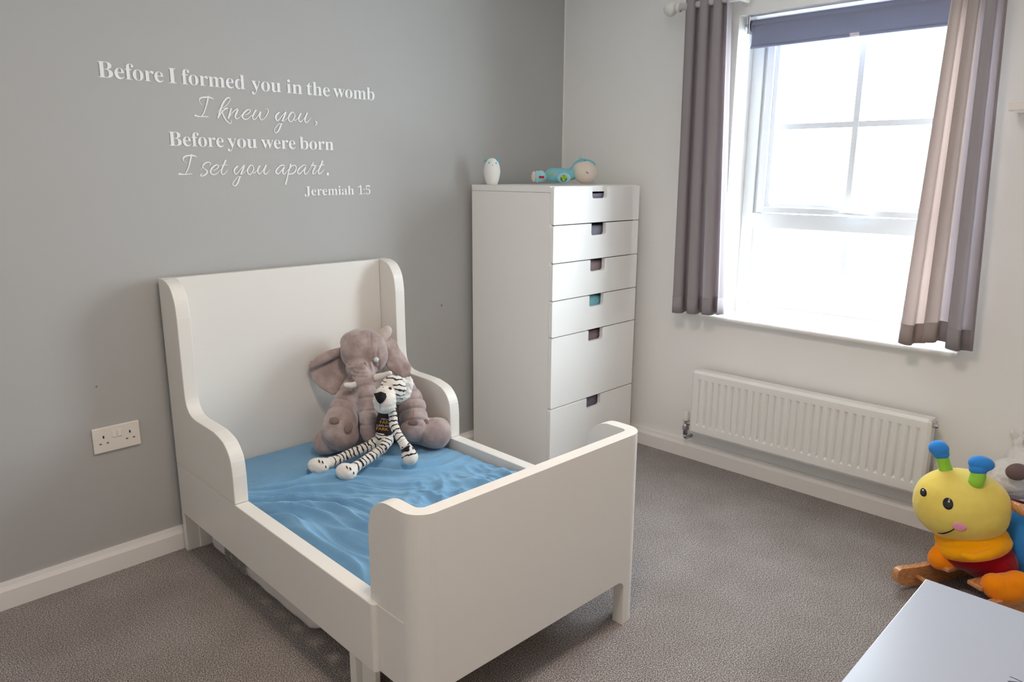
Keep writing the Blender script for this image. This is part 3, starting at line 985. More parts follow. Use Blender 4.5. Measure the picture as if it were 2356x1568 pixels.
for k in range(14):
    v = 0.06 + k * 0.093
    obj('slat', box(LT + 0.002, WB - LT - 0.04, -v - 0.055, -v, 0.146, 0.158), M_wood, bed)

# footboard: one board bent round at both sides into short wings
FA, FB, FL, FH, FT, FR = 0.014, 0.848, 1.386, 0.605, 0.038, 0.058
VW = 1.196      # where the wings end
path = []       # (outer x, outer v, inner x, inner v, s-kind)


def foot_path():
    P = []
    for i in range(13):
        v = VW + (FL - FR - VW) * i / 12
        P.append(((FA, v), (FA + FT, v)))
    for i in range(1, 12):
        a = PI / 2 * i / 12
        P.append(((FA + FR - FR * math.cos(a), FL - FR + FR * math.sin(a)),
                  (FA + FR - (FR - FT) * math.cos(a), FL - FR + (FR - FT) * math.sin(a))))
    n = 60
    for i in range(n + 1):
        x = FA + FR + (FB - FA - 2 * FR) * i / n
        P.append(((x, FL), (x, FL - FT)))
    for i in range(1, 12):
        a = PI / 2 * (1 - i / 12)
        P.append(((FB - FR + FR * math.cos(a), FL - FR + FR * math.sin(a)),
                  (FB - FR + (FR - FT) * math.cos(a), FL - FR + (FR - FT) * math.sin(a))))
    for i in range(13):
        v = FL - FR - (FL - FR - VW) * i / 12
        P.append(((FB, v), (FB - FT, v)))
    return P


def ztop_foot(o):
    x, v = o
    d = v - VW
    R_ = 0.085
    if d >= R_: return FH
    return FH - R_ + math.sqrt(max(R_ * R_ - (R_ - d) ** 2, 0))


def zbot_foot(o):
    x, v = o
    if v < FL - 0.01: return 0.146 if v < FL - FR else 0.0
    e = min(x - FA, FB - x)
    w = 0.076
    r = 0.028
    if e < w: return 0.0
    if e < w + r: return 0.150 - r + math.sqrt(max(r * r - (r - (e - w)) ** 2, 0))
    return 0.150


P = foot_path()
# refine positions at the arch corners so that the legs are crisp
extra = [FA + 0.0759, FA + 0.0761, FA + 0.080, FA + 0.086, FA + 0.094, FA + 0.104]
extra += [FA + FB - e for e in extra]
flat = sorted(set([round(p[0][0], 5) for p in P if abs(p[0][1] - FL) < 1e-6] + [round(e, 5) for e in extra]))
P = [p for p in P[:24]] + [((x, FL), (x, FL - FT)) for x in flat] + [p for p in P[24 + 61:]]
bm = bmesh.new()
cols = []
for o_, i_ in P:
    zt, zb_ = ztop_foot(o_), zbot_foot(o_)
    cols.append([bm.verts.new((o_[0], -o_[1], zb_)), bm.verts.new((o_[0], -o_[1], zt)),
                 bm.verts.new((i_[0], -i_[1], zt)), bm.verts.new((i_[0], -i_[1], zb_))])
for a, b in zip(cols[:-1], cols[1:]):
    for k in range(4):
        bm.faces.new((a[k], b[k], b[(k + 1) % 4], a[(k + 1) % 4]))
bm.faces.new(cols[0]); bm.faces.new(cols[-1][::-1])
obj('footboard', bm, M_bed, bed, bevel=0.002)
for s in (0, 1):
    x = FA - 0.0004 if s == 0 else FB + 0.0004
    obj('panel_seam', box(x - 0.0006, x + 0.0006, -(FL - FR), -VW, 0.3265, 0.3275), material('pale_joint_line', rgb(245, 236, 222), 0.5), bed)

# ------------------------------------------------------------------ mattress with a fitted blue sheet
MT = 0.315
MU0, MU1, MV0, MV1, MZ0 = 0.049, 0.857, 0.034, 1.325, 0.160
NU_, NV_ = 260, 340
ER = 0.042


def edge_prof(t, a, b, ea, eb):
    """t in 0..1 -> (coordinate, drop) going up the side, over the rounded rim, across, and down again"""
    segs = [0.08, 0.10, 0.68, 0.07, 0.07]
    acc = 0
    for k, s in enumerate(segs):
        if t <= acc + s or k == 4:
            f = (t - acc) / s
            break
        acc += s
    if k == 0: return a, (1 - f) * (MT - ER - MZ0) + ER
    if k == 1: return a + ea * (1 - math.cos(f * PI / 2)), ER * (1 - math.sin(f * PI / 2))
    if k == 2: return a + ea + (b - a - ea - eb) * f, 0.0
    if k == 3: return b - eb + eb * math.sin(f * PI / 2), ER * (1 - math.cos(f * PI / 2))
    return b, f * (MT - ER - MZ0) + ER


def wrinkle(u, v):
    h = 0.0
    # long pulls fanning out from the rail beside the wing
    du, dv = u + 0.02, v - 0.20
    r = math.hypot(du, dv)
    th = math.atan2(du, dv)
    warp = 0.25 * noise.noise(Vector((u * 3, v * 3, 4)))
    q = noise.noise(Vector(((th + warp) * 9.0, r * 1.6, 0.3)))
    q2 = noise.noise(Vector(((th + warp) * 19.0, r * 2.6, 5.3)))
    amp = max(0, min(1, (r - 0.16) / 0.20)) * max(0, 1 - max(0, r - 0.55) / 0.65)
    ang = max(0, min(1, (1.45 - th) / 0.45))
    h += amp * ang * (0.025 * (1 - abs(q) * 2.4) + 0.011 * (1 - abs(q2) * 2.2))
    # pulls along the rail towards the foot
    e = max(0, min(1, (v - 0.45) / 0.4)) * math.exp(-((u - 0.20) / 0.16) ** 2)
    q3 = noise.noise(Vector(((u - 0.10 * v) * 26, v * 2.0, 9)))
    h += e * 0.014 * (1 - abs(q3) * 2.2)
    # short puckers towards the foot and the far rail
    f = max(0, min(1, (v - 0.62) / 0.25)) * max(0, min(1, (u - 0.30) / 0.2))
    q4 = noise.noise(Vector((u * 12 + v * 7, v * 9 - u * 8, 2.2)))
    q5 = noise.noise(Vector((u * 26, v * 11, 7.2)))
    h += f * (0.016 * (1 - abs(q4) * 2) + 0.010 * (1 - abs(q5) * 2))
    h += 0.0014 * noise.noise(Vector((u * 24, v * 24, 1)))
    return h - 0.014


def mat_fn(s, t):
    # left side drifts inwards towards the foot, leaving a gap by the rail
    v, dz2 = edge_prof(t, MV0, MV1, 0.035, 0.035)
    lu = MU0 + 0.030 * max(0, min(1, (v - 0.30) / 0.8)) ** 1.2
    u, dz1 = edge_prof(s, lu, MU1, 0.030 + 0.045 * max(0, min(1, (v - 0.30) / 0.5)), 0.035)
    dz = max(dz1, dz2)
    if dz1 > 0 and dz2 > 0: dz = min(dz1 + dz2, max(dz1, dz2) + 0.008) if max(dz1, dz2) < 0.05 else max(dz1, dz2)
    w = wrinkle(u, v) * max(0.0, 1 - dz / 0.06)
    z = MT - dz + w - 0.010 * max(0, min(1, (v - 0.7) / 0.6)) * max(0, 1 - u / 0.3)
    if dz > 0.04:
        n_ = noise.noise(Vector((u * 5, v * 8, z * 3)))
        if dz1 > dz2 and s < 0.5: u += 0.006 * n_ * min(1, (dz - 0.04) / 0.05)
    return (u, -v, max(z, MZ0))


mm = height_grid(NU_, NV_, mat_fn)
mt = obj('mattress', mm, M_sheet, None, smooth=True)
mt.matrix_world = BM
bmb = bmesh.new(); bmb.from_mesh(mm)
be = [e for e in bmb.edges if e.is_boundary]
bmesh.ops.holes_fill(bmb, edges=be, sides=0)
bmb.to_mesh(mm); bmb.free()
tag(mt, 'small mattress in a creased blue fitted sheet on the white bed', 'mattress')

# ------------------------------------------------------------------ spare mattress wrapped in plastic under the bed
def bag_fn(s, t):
    a = 2 * PI * s
    # cross-section: rounded slab seen from the side, lengthwise t
    L0, L1 = 0.045, 0.815
    v = L0 + (L1 - L0) * t
    e = min(t, 1 - t) * (L1 - L0)
    k = min(1, (e / 0.05)) ** 0.5 if e < 0.05 else 1
    hw, hh = 0.36, 0.062
    ca, sa = math.cos(a), math.sin(a)
    sx = math.copysign(abs(ca) ** 0.14, ca); sz = math.copysign(abs(sa) ** 0.30, sa)
    u = 0.425 + hw * sx * (0.94 + 0.06 * k) + 0.003 * noise.noise(Vector((v * 12, sa * 2, 0)))
    z = 0.0655 + hh * sz * (0.45 + 0.55 * k) + 0.005 * noise.noise(Vector((u * 9, v * 16, sa))) * (1 if sz > -0.5 else 0)
    return (u, -v, max(0.002, z))


sp = height_grid(96, 90, bag_fn)
b2 = bmesh.new(); b2.from_mesh(sp)
bmesh.ops.remove_doubles(b2, verts=b2.verts, dist=0.0004)
bmesh.ops.holes_fill(b2, edges=[e for e in b2.edges if e.is_boundary], sides=0)
b2.to_mesh(sp); b2.free()
spare = tag(empty('wrapped_mattress', (BX, BY, 0), -BTH), 'spare mattress in clear crinkled plastic lying on the carpet under the bed', 'mattress')
obj('plastic_wrapping', sp, M_bag, spare, smooth=True)
bm = bmesh.new()
for blk in range(3):
    for ln in range(9):
        v0 = 0.215 + blk * 0.058
        z = 0.030 + ln * 0.0085
        add_box(bm, 0.0555, 0.0585, -(v0 + 0.050 - 0.008 * (ln % 3)), -v0, z, z + 0.0042)
obj('printed_notice', bm, M_print, spare)


# ------------------------------------------------------------------ plush elephant
def wobble(me): pass


el = tag(empty('plush_elephant', bw(0.62, 0.27, MT - 0.004)), 'large taupe plush elephant sitting against the headboard of the bed', 'soft toy')
EO = Vector(el.location)


def loc4(p):
    return (p[0] - EO.x, p[1] - EO.y, p[2] - EO.z, p[3])


def E4(px, py, dep, r):
    return loc4(P4(px, py, dep, r))


def ell(px, py, dep, rx, ry, rd, roll=0.0, O=EO):
    """ellipsoid: radii in image px (across, up) and metres in depth"""
    p = at_depth(px, py, dep) - O
    M = VIEW @ Matrix.Rotation(math.radians(roll), 3, 'Y')
    return ((p.x, p.y, p.z), (rx * dep / FPX, rd, ry * dep / FPX), M)


parts = []
parts += [ell(855, 955, 2.90, 66, 74, 0.10)]                     # belly
parts += [ell(846, 900, 2.90, 48, 45, 0.085)]                    # chest
parts += [ell(830, 806, 2.87, 47, 50, 0.082), ell(826, 788, 2.88, 42, 32, 0.075), ell(862, 812, 2.85, 31, 44, 0.06),
          ell(843, 778, 2.87, 34, 22, 0.06), ell(832, 846, 2.83, 36, 30, 0.06)]   # head
trunk = [(836, 858, 2.79, 27), (842, 880, 2.765, 23.5), (843, 893, 2.755, 20.5), (845, 906, 2.745, 23), (845, 917, 2.74, 20), (846, 932, 2.735, 22),
         (846, 945, 2.73, 20.5), (847, 960, 2.73, 21.5), (848, 975, 2.73, 20), (849, 990, 2.735, 20), (854, 1008, 2.745, 18), (864, 1021, 2.75, 15.5), (873, 1030, 2.755, 12)]
parts += chain([E4(*t) for t in trunk], 0.25)
la = [(820, 880, 2.87, 24), (810, 900, 2.845, 28), (806, 909, 2.835, 25), (801, 920, 2.82, 31), (798, 929, 2.81, 27), (794, 940, 2.80, 35), (791, 950, 2.79, 31), (787, 962, 2.775, 37), (783, 978, 2.76, 40), (782, 991, 2.75, 42), (788, 1000, 2.745, 37)]
parts += chain([E4(*t) for t in la], 0.22)
ra = [(905, 882, 2.90, 24), (930, 895, 2.88, 27), (938, 906, 2.87, 25), (943, 917, 2.86, 30), (946, 927, 2.855, 26), (949, 938, 2.845, 32), (951, 949, 2.84, 27), (952, 961, 2.825, 33), (953, 972, 2.82, 31), (953, 984, 2.81, 32)]
parts += chain([E4(*t) for t in ra], 0.22)
parts += chain([E4(*t) for t in [(820, 1005, 2.86, 30), (785, 1012, 2.82, 30), (753, 1015, 2.78, 33)]], 0.5)
parts += chain([E4(*t) for t in [(930, 985, 2.92, 34), (975, 993, 2.87, 33), (1002, 996, 2.835, 37)]], 0.5)
parts += [ell(1010, 984, 2.845, 27, 24, 0.05)]
floor_clip = MT - 0.006 - EO.z


CREASES = []


def add_creases(L, idx, w=0.0032, d=0.0050):
    for i in idx:
        a_, c_0, b_ = E4(*L[max(i - 1, 0)]), E4(*L[i]), E4(*L[min(i + 1, len(L) - 1)])
        CREASES.append((np.array(c_0[:3]), np.array((Vector(b_[:3]) - Vector(a_[:3])).normalized()), c_0[3], w, d))


add_creases(trunk, (2, 4, 6, 8, 10))
add_creases(la, (2, 4, 6), 0.0035, 0.006)
add_creases(ra, (2, 4, 6, 8), 0.0035, 0.006)


def line_crease(pix, w=0.0030, d=0.0050):
    """a sewn or pressed fold running over the surface"""
    P_ = [np.array(at_depth(*p) - EO) for p in pix]
    for a_, b_ in zip(P_[:-1], P_[1:]):
        for t in np.linspace(0, 1, 7)[:-1]:
            CREASES.append((a_ * (1 - t) + b_ * t, None, 0, w, d))


def apply_creases(me):
    n = len(me.vertices)
    co = np.zeros(n * 3); no = np.zeros(n * 3)
    me.vertices.foreach_get('co', co); me.vertices.foreach_get('normal', no)
    co = co.reshape(-1, 3); no = no.reshape(-1, 3)
    push = np.zeros(n)
    for c, ax, r, w, d in CREASES:
        rel = co - c
        if ax is None:
            # distance measured square to the sight line, so depth of the guess does not matter
            f = np.array(CAM_F)
            q = rel - np.outer(rel @ f, f)
            dist = np.linalg.norm(q, axis=1)
            ok = (np.abs(rel @ f) < 0.07) & ((no @ f) < 0.1)
        else:
            al = rel @ ax
            rad = np.linalg.norm(rel - np.outer(al, ax), axis=1)
            dist = np.abs(al + 0.0025 * np.sin(rad * 90))
            ok = rad < r * 1.45
        push = np.maximum(push, np.where(ok, d * np.exp(-(dist / w) ** 2), 0))
    co = co - no * push[:, None]
    me.vertices.foreach_set('co', co.ravel())
    me.update()


line_crease([(850, 768, 2.80), (852, 790, 2.79), (854, 812, 2.78), (856, 830, 2.77), (850, 845, 2.77)])
line_crease([(792, 832, 2.80), (806, 842, 2.78), (824, 846, 2.77), (842, 850, 2.77)])
line_crease([(802, 850, 2.80), (818, 855, 2.78), (836, 858, 2.76), (852, 856, 2.76)])
line_crease([(812, 864, 2.80), (830, 866, 2.76), (850, 866, 2.76)])
line_crease([(872, 800, 2.82), (868, 815, 2.80), (872, 835, 2.80), (866, 850, 2.79)])
line_crease([(856, 836, 2.78), (864, 846, 2.78), (868, 858, 2.78)], 0.0024, 0.004)
line_crease([(846, 838, 2.78), (852, 848, 2.78), (858, 860, 2.78)], 0.0024, 0.004)
line_crease([(770, 962, 2.70), (782, 966, 2.69), (794, 976, 2.69), (802, 986, 2.69)], 0.003, 0.004)
line_crease([(930, 974, 2.76), (950, 978, 2.76), (972, 980, 2.76)], 0.003, 0.005)
line_crease([(946, 930, 2.76), (948, 946, 2.76), (947, 958, 2.76)], 0.002, 0.003)


def clip_bottom(me):
    apply_creases(me)
    ns = [tuple(v.normal) for v in me.vertices]
    for v, nn in zip(me.vertices, ns):
        w = noise.noise(v.co * 26)
        v.co += Vector(nn) * (0.0022 * w)
        if v.co.z < floor_clip + 0.004:
            v.co.z = floor_clip + 0.004 + (v.co.z - floor_clip - 0.004) * 0.05


blob('body', parts, M_eleph, el, voxel=0.0042, smooth=2, post=clip_bottom)


def ear_slab(name, outline, thick, mat, parent, O, puff=1.0, vox=0.004):
    """soft flat ear from an outline of (px, py, depth), thickened"""
    c = [at_depth(*p) - O for p in outline]
    ctr = sum(c, Vector()) / len(c)
    sph = []
    N = len(c)
    for i in range(N):
        a, b = c[i], c[(i + 1) % N]
        n = max(2, int((a - b).length / 0.009))
        for j in range(n):
            e = a.lerp(b, j / n)
            m = max(2, int((e - ctr).length / 0.014))
            for k in range(m + 1):
                t = k / m
                p = e.lerp(ctr, t)
                r = thick * (0.85 + 0.5 * puff * t)
                sph.append((tuple(p), r, None))
    return blob(name, sph, mat, parent, voxel=vox, smooth=6, wob=(0.002, 30))


ear_slab('ear', [(790, 806, 2.93), (765, 812, 2.92), (738, 822, 2.90), (716, 833, 2.88), (715, 852, 2.88), (722, 872, 2.88), (740, 890, 2.87),
                 (764, 905, 2.87), (782, 900, 2.88), (796, 882, 2.90), (802, 858, 2.92)], 0.009, M_eleph, el, EO)
# rolled upper hem of that ear
blob('ear_fold', chain([E4(790, 806, 2.905, 9), E4(765, 814, 2.89, 12), E4(740, 826, 2.87, 12), E4(718, 841, 2.86, 8)], 0.4), M_eleph, el, voxel=0.0035, smooth=2)
ear_slab('ear', [(878, 782, 2.90), (894, 778, 2.92), (906, 786, 2.92), (917, 806, 2.91), (930, 826, 2.89), (941, 842, 2.87), (940, 856, 2.86), (926, 864, 2.85), (910, 856, 2.86),
                 (896, 842, 2.87), (886, 822, 2.88), (880, 800, 2.89)], 0.013, M_eleph, el, EO)
blob('ear_fold', chain([E4(871, 781, 2.88, 12), E4(881, 770, 2.89, 15), E4(891, 760, 2.89, 12)], 0.4) + [ell(885, 768, 2.89, 18, 13, 0.02, -40)],
     material('pale_taupe_plush', rgb(202, 186, 178), 0.95, 0.1, sheen=0.5, bump=(420, 0.5, 0.002)), el, voxel=0.0035, smooth=2)
blob('tusk', chain([E4(822, 883, 2.76, 8), E4(808, 886, 2.745, 7.5), E4(796, 885, 2.735, 6)], 0.3), M_ivory, el, voxel=0.0025, smooth=2)
blob('tusk', chain([E4(866, 868, 2.76, 9), E4(882, 864, 2.745, 8), E4(897, 858, 2.73, 6)], 0.3), M_ivory, el, voxel=0.0025, smooth=2)
c_ = at_depth(865.5, 827, 2.799) - EO
obj('eye', ball(c_, 0.0105, 20, 12), M_eye_pale, el, smooth=True)
for (x, y, dpt, rx, ry, roll) in ((769, 967, 2.692, 12, 8, 10), (802, 983, 2.688, 9, 13, 25), (951, 971, 2.764, 12, 7, -5), (979, 972, 2.80, 7, 9, 20), (769, 967, 2.692, 2, 2, 0)):
    if rx < 3: continue
    s = ell(x, y, dpt, rx, ry, 0.006, roll)
    bm = bmesh.new(); add_ball(bm, s[0], s[1], 20, 12, s[2])
    obj('toe_patch', bm, M_eleph_dark, el, smooth=True)
# brow and muzzle wrinkles: soft stitched folds over the top of the trunk
fold = []
for (x, y, dpt, rx, ry, roll) in ((828, 846, 2.778, 26, 5, 8), (846, 846, 2.77, 5, 18, -20), (856, 848, 2.775, 4, 18, -8), (840, 868, 2.752, 24, 5, 2), (836, 857, 2.756, 22, 5, 14)):
    fold.append(ell(x, y, dpt, rx, ry, 0.010, roll))
blob('muzzle_folds', fold, M_eleph, el, voxel=0.0025, smooth=2)


# ------------------------------------------------------------------ plush white tiger
tg = tag(empty('plush_tiger', bw(0.55, 0.42, MT - 0.002)), 'long-legged white plush tiger with black stripes leaning on the elephant', 'soft toy')
TO = Vector(tg.location)


def T4(px, py, dep, r):
    p = P4(px, py, dep, r)
    return (p[0] - TO.x, p[1] - TO.y, p[2] - TO.z, p[3])


limbs = {
    'torso': [(898, 940, 2.70, 15), (889, 965, 2.70, 19), (884, 990, 2.70, 20), (884, 1008, 2.71, 21)],
    'arm': [(900, 940, 2.675, 10), (904, 955, 2.665, 10.5), (906, 977, 2.655, 10.5), (917, 1001, 2.645, 10.5), (929, 1020, 2.64, 11), (938, 1036, 2.64, 15), (943, 1051, 2.64, 19)],
    'legA': [(875, 1012, 2.72, 14), (848, 1026, 2.70, 12), (810, 1041, 2.66, 11.5), (776, 1057, 2.62, 11.5), (760, 1063, 2.60, 13)],
    'legB': [(893, 1012, 2.69, 13), (880, 1031, 2.655, 12), (853, 1051, 2.61, 12), (828, 1067, 2.58, 12), (812, 1078, 2.56, 14)],
}
tparts = []
segs = []
for k_, (nm, L) in enumerate(limbs.items()):
    P_ = [T4(*t) for t in L]
    tparts += chain(P_, 0.35)
    acc = 0.037 * k_
    for a, b in zip(P_[:-1], P_[1:]):
        A, B = Vector(a[:3]), Vector(b[:3])
        segs.append((A, B, acc, (a[3] + b[3]) / 2)); acc += (B - A).length
# head
hd = [ell(905, 893, 2.665, 31, 32, 0.050, 18, TO), ell(912, 902, 2.69, 26, 28, 0.050, 0, TO)]
tparts += hd
muz = [ell(885, 921, 2.605, 27, 24, 0.038, 0, TO), ell(886, 933, 2.61, 25, 18, 0.036, 0, TO), ell(887, 906, 2.615, 23, 18, 0.032, 20, TO)]
tparts += muz
paws = [ell(733, 1071, 2.575, 25, 19, 0.034, 12, TO), ell(744, 1066, 2.585, 18, 14, 0.028, 0, TO), ell(797, 1085, 2.525, 25, 20, 0.034, 20, TO), ell(806, 1082, 2.54, 17, 14, 0.028, 0, TO)]
tparts += paws
HC = Vector(hd[0][0]); HAX = Vector(CAM_U)
plain_sph = [(Vector(m[0]), max(m[1]) * 1.0) for m in muz] + [(Vector(p[0]), max(p[1]) * 1.12) for p in (paws[0], paws[2])]
face_pt = at_depth(884, 893, 2.60) - TO


def tiger_post(me):
    a = me.attributes.new('band', 'FLOAT', 'POINT')
    p_ = me.attributes.new('plain', 'FLOAT', 'POINT')
    vb = []; vp = []
    for v in me.vertices:
        c = v.co
        best = 1e9; val = 0
        for A, B, acc, r in segs:
            d = B - A
            t = max(0, min(1, (c - A).dot(d) / d.length_squared))
            q_ = (c - A - d * t).length - r
            if q_ < best:
                best = q_; val = acc + t * d.length
        dh = (c - HC).length - 0.047
        if dh < best:
            # bands run round the crown from the brow backwards
            rel = c - HC
            val = rel.dot(HAX) * 1.0 + 0.25 * rel.dot(CAM_R)
        m = 0.0
        for s, r in plain_sph:
            m = max(m, min(1, max(0, (r - (c - s).length) / 0.003 + 0.5)))
        fd = (c - face_pt).length
        m = max(m, min(1, max(0, (0.034 - fd) / 0.003 + 0.5)))
        vb.append(val); vp.append(m)
        if c.z < 0.003: c.z = 0.003 + (c.z - 0.003) * 0.1
    a.data.foreach_set('value', vb)
    p_.data.foreach_set('value', vp)


blob('body', tparts, M_tiger, tg, voxel=0.0028, smooth=2, wob=(0.0012, 60), post=tiger_post)
blob('ear', [ell(938, 885, 2.675, 13, 20, 0.016, 8, TO), ell(936, 900, 2.675, 11, 17, 0.016, 10, TO), ell(930, 912, 2.67, 8, 10, 0.012, 10, TO), ell(927, 880, 2.66, 7, 12, 0.014, 0, TO)],
     M_white_fur, tg, voxel=0.003, smooth=1, wob=(0.004, 110))
# nose: a rounded felt triangle wrapped on the muzzle
nb = bmesh.new()
top = []
for i in range(15):
    for j in range(9):
        s, t = i / 14, j / 8
        wdt = (1 - t) ** 0.65
        px = 877.5 + (s - 0.5) * 29 * wdt + 0.10 * 14 * (t - 0.5) - 3.5 * t
        py = 902.5 + 23.5 * t + 4.5 * math.sin(abs(s - 0.5) * PI) * (1 - t) * 0.9 + 1.5 * (s - 0.5)
        dd = 2.5640 + 0.022 * ((s - 0.5) * 2 * wdt) ** 2 - 0.006 * math.sin(PI * t) + 0.012 * (1 - t) ** 2
        top.append(nb.verts.new(at_depth(px, py, dd - 0.002) - TO))
for i in range(14):
    for j in range(8):
        nb.faces.new((top[i * 9 + j], top[(i + 1) * 9 + j], top[(i + 1) * 9 + j + 1], top[i * 9 + j + 1]))
o = obj('nose', nb, M_black, tg, smooth=True)
so = o.modifiers.new('thick', 'SOLIDIFY'); so.thickness = 0.010; so.offset = 0
obj('mouth_line', tube([at_depth(873.5, 926, 2.567) - TO, at_depth(874, 934, 2.568) - TO, at_depth(875, 943, 2.572) - TO], 0.0007, 6), M_nose, tg)
for (x, y, dpt) in ((897.5, 893.5, 2.605), (882, 893.5, 2.604)):
    obj('eye', ball(at_depth(x, y, dpt) - TO, 0.0062, 18, 12), M_eye, tg, smooth=True)
# black printed vest
vest = [(x[0], tuple(a * 1.10 for a in (x[1] if isinstance(x[1], tuple) else (x[1],) * 3)), x[2]) for x in chain([T4(896, 945, 2.700, 17), T4(888, 965, 2.70, 20), T4(885, 984, 2.70, 20.5)], 0.3)]
blob('printed_vest', vest, M_shirt, tg, voxel=0.003, smooth=3)


def print_line(name, s, x0, x1, yb, h, mat, dep):
    v, f = text_mesh(s)
    sx = (x1 - x0) / (v[:, 0].max() - v[:, 0].min())
    V = []
    for p in v:
        px = x0 + (p[0] - v[:, 0].min()) * sx
        t = (px - 886) / 24
        py = yb - p[1] / 0.72 * h - (px - 884) * -0.08
        V.append(tuple(at_depth(px, py, dep + 0.012 * t * t) - TO))
    me = bpy.data.meshes.new(name); me.from_pydata(V, [], f)
    return obj(name, me, mat, tg)


print_line('printed_word', 'MIDLAND', 877, 905, 965.5, 3.6, M_white_print, 2.6600)
print_line('printed_word', 'FARM', 874.5, 903, 974.5, 7.5, M_orange_print, 2.6595)
print_line('printed_word', 'LEISURE', 867, 898, 981.2, 4.6, M_white_print, 2.6600)
print_line('printed_word', 'PARK', 865.5, 894, 989.8, 7.0, M_orange_print, 2.6610)
# toe stitches of the two feet
for (x, y, dpt) in ((733, 1060, 2.545), (741, 1062, 2.545), (797, 1074, 2.495), (805, 1077, 2.495), (812, 1086, 2.50), (748, 1072, 2.55)):
    a = at_depth(x, y - 3, dpt + 0.008) - TO; b = at_depth(x + 3, y + 4, dpt + 0.004) - TO
    obj('toe_stripe', tube([a, a.lerp(b, 0.5), b], [0.0012, 0.0024, 0.0012], 8), M_black, tg, smooth=True)

# ------------------------------------------------------------------ night light and soft toy on the chest
p = on_plane(1132, 424, 0, -0.628)
nl = tag(empty('night_light', (p.x, p.y, 1.2802)), 'white egg-shaped night light with turquoise ears on top of the chest', 'lamp')
k_ = 0.118
obj('body', lathe([(0.0205, 0.0), (0.024, 0.001), (0.030, 0.018), (0.0365, 0.044), (0.038, 0.060), (0.0355, 0.080), (0.029, 0.098), (0.019, 0.110), (0.009, 0.1155), (0.0015, 0.117)], 36), M_lamp, nl, smooth=True)
toC = Vector((-CAM_F.x, -CAM_F.y, 0)).normalized()
rt_ = Vector((CAM_R.x, CAM_R.y, 0)).normalized()
for s in (-1, 1):
    bm = bmesh.new()
    c = rt_ * (s * 0.0275) + Vector((0, 0, 0.108))
    add_ball(bm, c, (0.0085, 0.006, 0.0085), 16, 10)
    obj('ear', bm, M_teal_p, nl, smooth=True)
for (dx, z, r) in ((-0.0115, 0.0955, 0.0040), (0.0185, 0.0945, 0.0038), (0.005, 0.0855, 0.0026)):
    rr = 0.0375 * math.sqrt(max(0.05, 1 - ((z - 0.058) / 0.0600) ** 2)) * 0.99
    y = math.sqrt(max(rr * rr - dx * dx, 0.0001))
    obj('eye' if r > 0.003 else 'nose', ball(rt_ * dx + toC * y + Vector((0, 0, z)), r, 12, 8), M_teal_p, nl, smooth=True)

SO = on_plane(1290, 421, 1, -0.27); SO.z = 1.2805
sd = (SO - CAM_POS).dot(CAM_F)
shr = tag(empty('plush_seahorse', SO), 'turquoise plush seahorse toy with cream face lying on the chest', 'soft toy')


def sh(px, py, rx, ry, rd, roll=0, dd=0.0):
    return ell(px, py, sd + dd, rx, ry, rd, roll, SO)


blob('body', [sh(1288, 403, 30, 17, 0.035), sh(1272, 402, 18, 16, 0.033), sh(1262, 406, 8, 8, 0.015), sh(1305, 402, 22, 14, 0.03), sh(1322, 396, 14, 16, 0.028), sh(1330, 388, 16, 18, 0.036, 20, 0.01)],
     M_teal, shr, voxel=0.003, smooth=3)
blob('tail', [sh(1236, 406, 8, 14, 0.024), sh(1244, 405, 12, 13.5, 0.024), sh(1252, 406, 9, 9, 0.016), sh(1258, 407, 5, 5, 0.010)], M_teal_light, shr, voxel=0.0025, smooth=3)
blob('tail_end', [sh(1228, 406, 5.5, 12.5, 0.022)], M_cream_p, shr, voxel=0.0025, smooth=2)
blob('head', [sh(1346, 396, 27, 26, 0.052, 0, -0.01), sh(1341, 390, 24, 20, 0.045, 0, -0.01)], M_cream_p, shr, voxel=0.003, smooth=3)
blob('hood', [sh(1337, 382, 22, 16, 0.050, -25, 0.008), sh(1351, 377, 20, 10, 0.042, 12, 0.012), sh(1330, 392, 14, 18, 0.04, 0, 0.012)], M_teal, shr, voxel=0.003, smooth=3)
blob('ear', chain([loc for loc in [tuple(list(at_depth(1332, 369, sd) - SO) + [0.006]), tuple(list(at_depth(1334, 363, sd) - SO) + [0.005]), tuple(list(at_depth(1337, 357, sd) - SO) + [0.002])]], 0.3), M_teal_light, shr, voxel=0.002, smooth=2)
blob('arm', [sh(1298, 409, 16, 13, 0.020, 0, -0.035)], M_teal_light, shr, voxel=0.0025, smooth=2)
s_ = sh(1297, 410, 8, 7.5, 0.006, 0, -0.052); bm = bmesh.new(); add_ball(bm, s_[0], s_[1], 16, 10, s_[2]); obj('paw_patch', bm, M_nose, shr, smooth=True)
for (x, y) in ((1294, 407), (1301, 407), (1297, 413)):
    s_ = sh(x, y, 3.6, 3.6, 0.004, 0, -0.057); bm = bmesh.new(); add_ball(bm, s_[0], s_[1], 12, 8, s_[2]); obj('paw_spot', bm, M_green, shr, smooth=True)
for (x, y, mt_) in ((1271, 400, M_orange_print), (1264, 401, M_green), (1280, 399, M_pink)):
    s_ = sh(x, y, 2.5, 2.7, 0.003, 0, -0.032); bm = bmesh.new(); add_ball(bm, s_[0], s_[1], 12, 8, s_[2]); obj('embroidered_dot', bm, mt_, shr, smooth=True)
s_ = sh(1346, 369.5, 2.8, 1.7, 0.004, 0, -0.030); bm = bmesh.new(); add_ball(bm, s_[0], s_[1], 12, 8, s_[2]); obj('eye', bm, M_eye, shr, smooth=True)
pts = [at_depth(x, y, sd - 0.0625) - SO for x, y in ((1349.5, 394), (1350, 397), (1352, 398.6), (1354.5, 397.2))]
obj('mouth_line', tube(pts, 0.0011, 8), M_black, shr, smooth=True)
a = at_depth(1246, 407, sd - 0.030) - SO
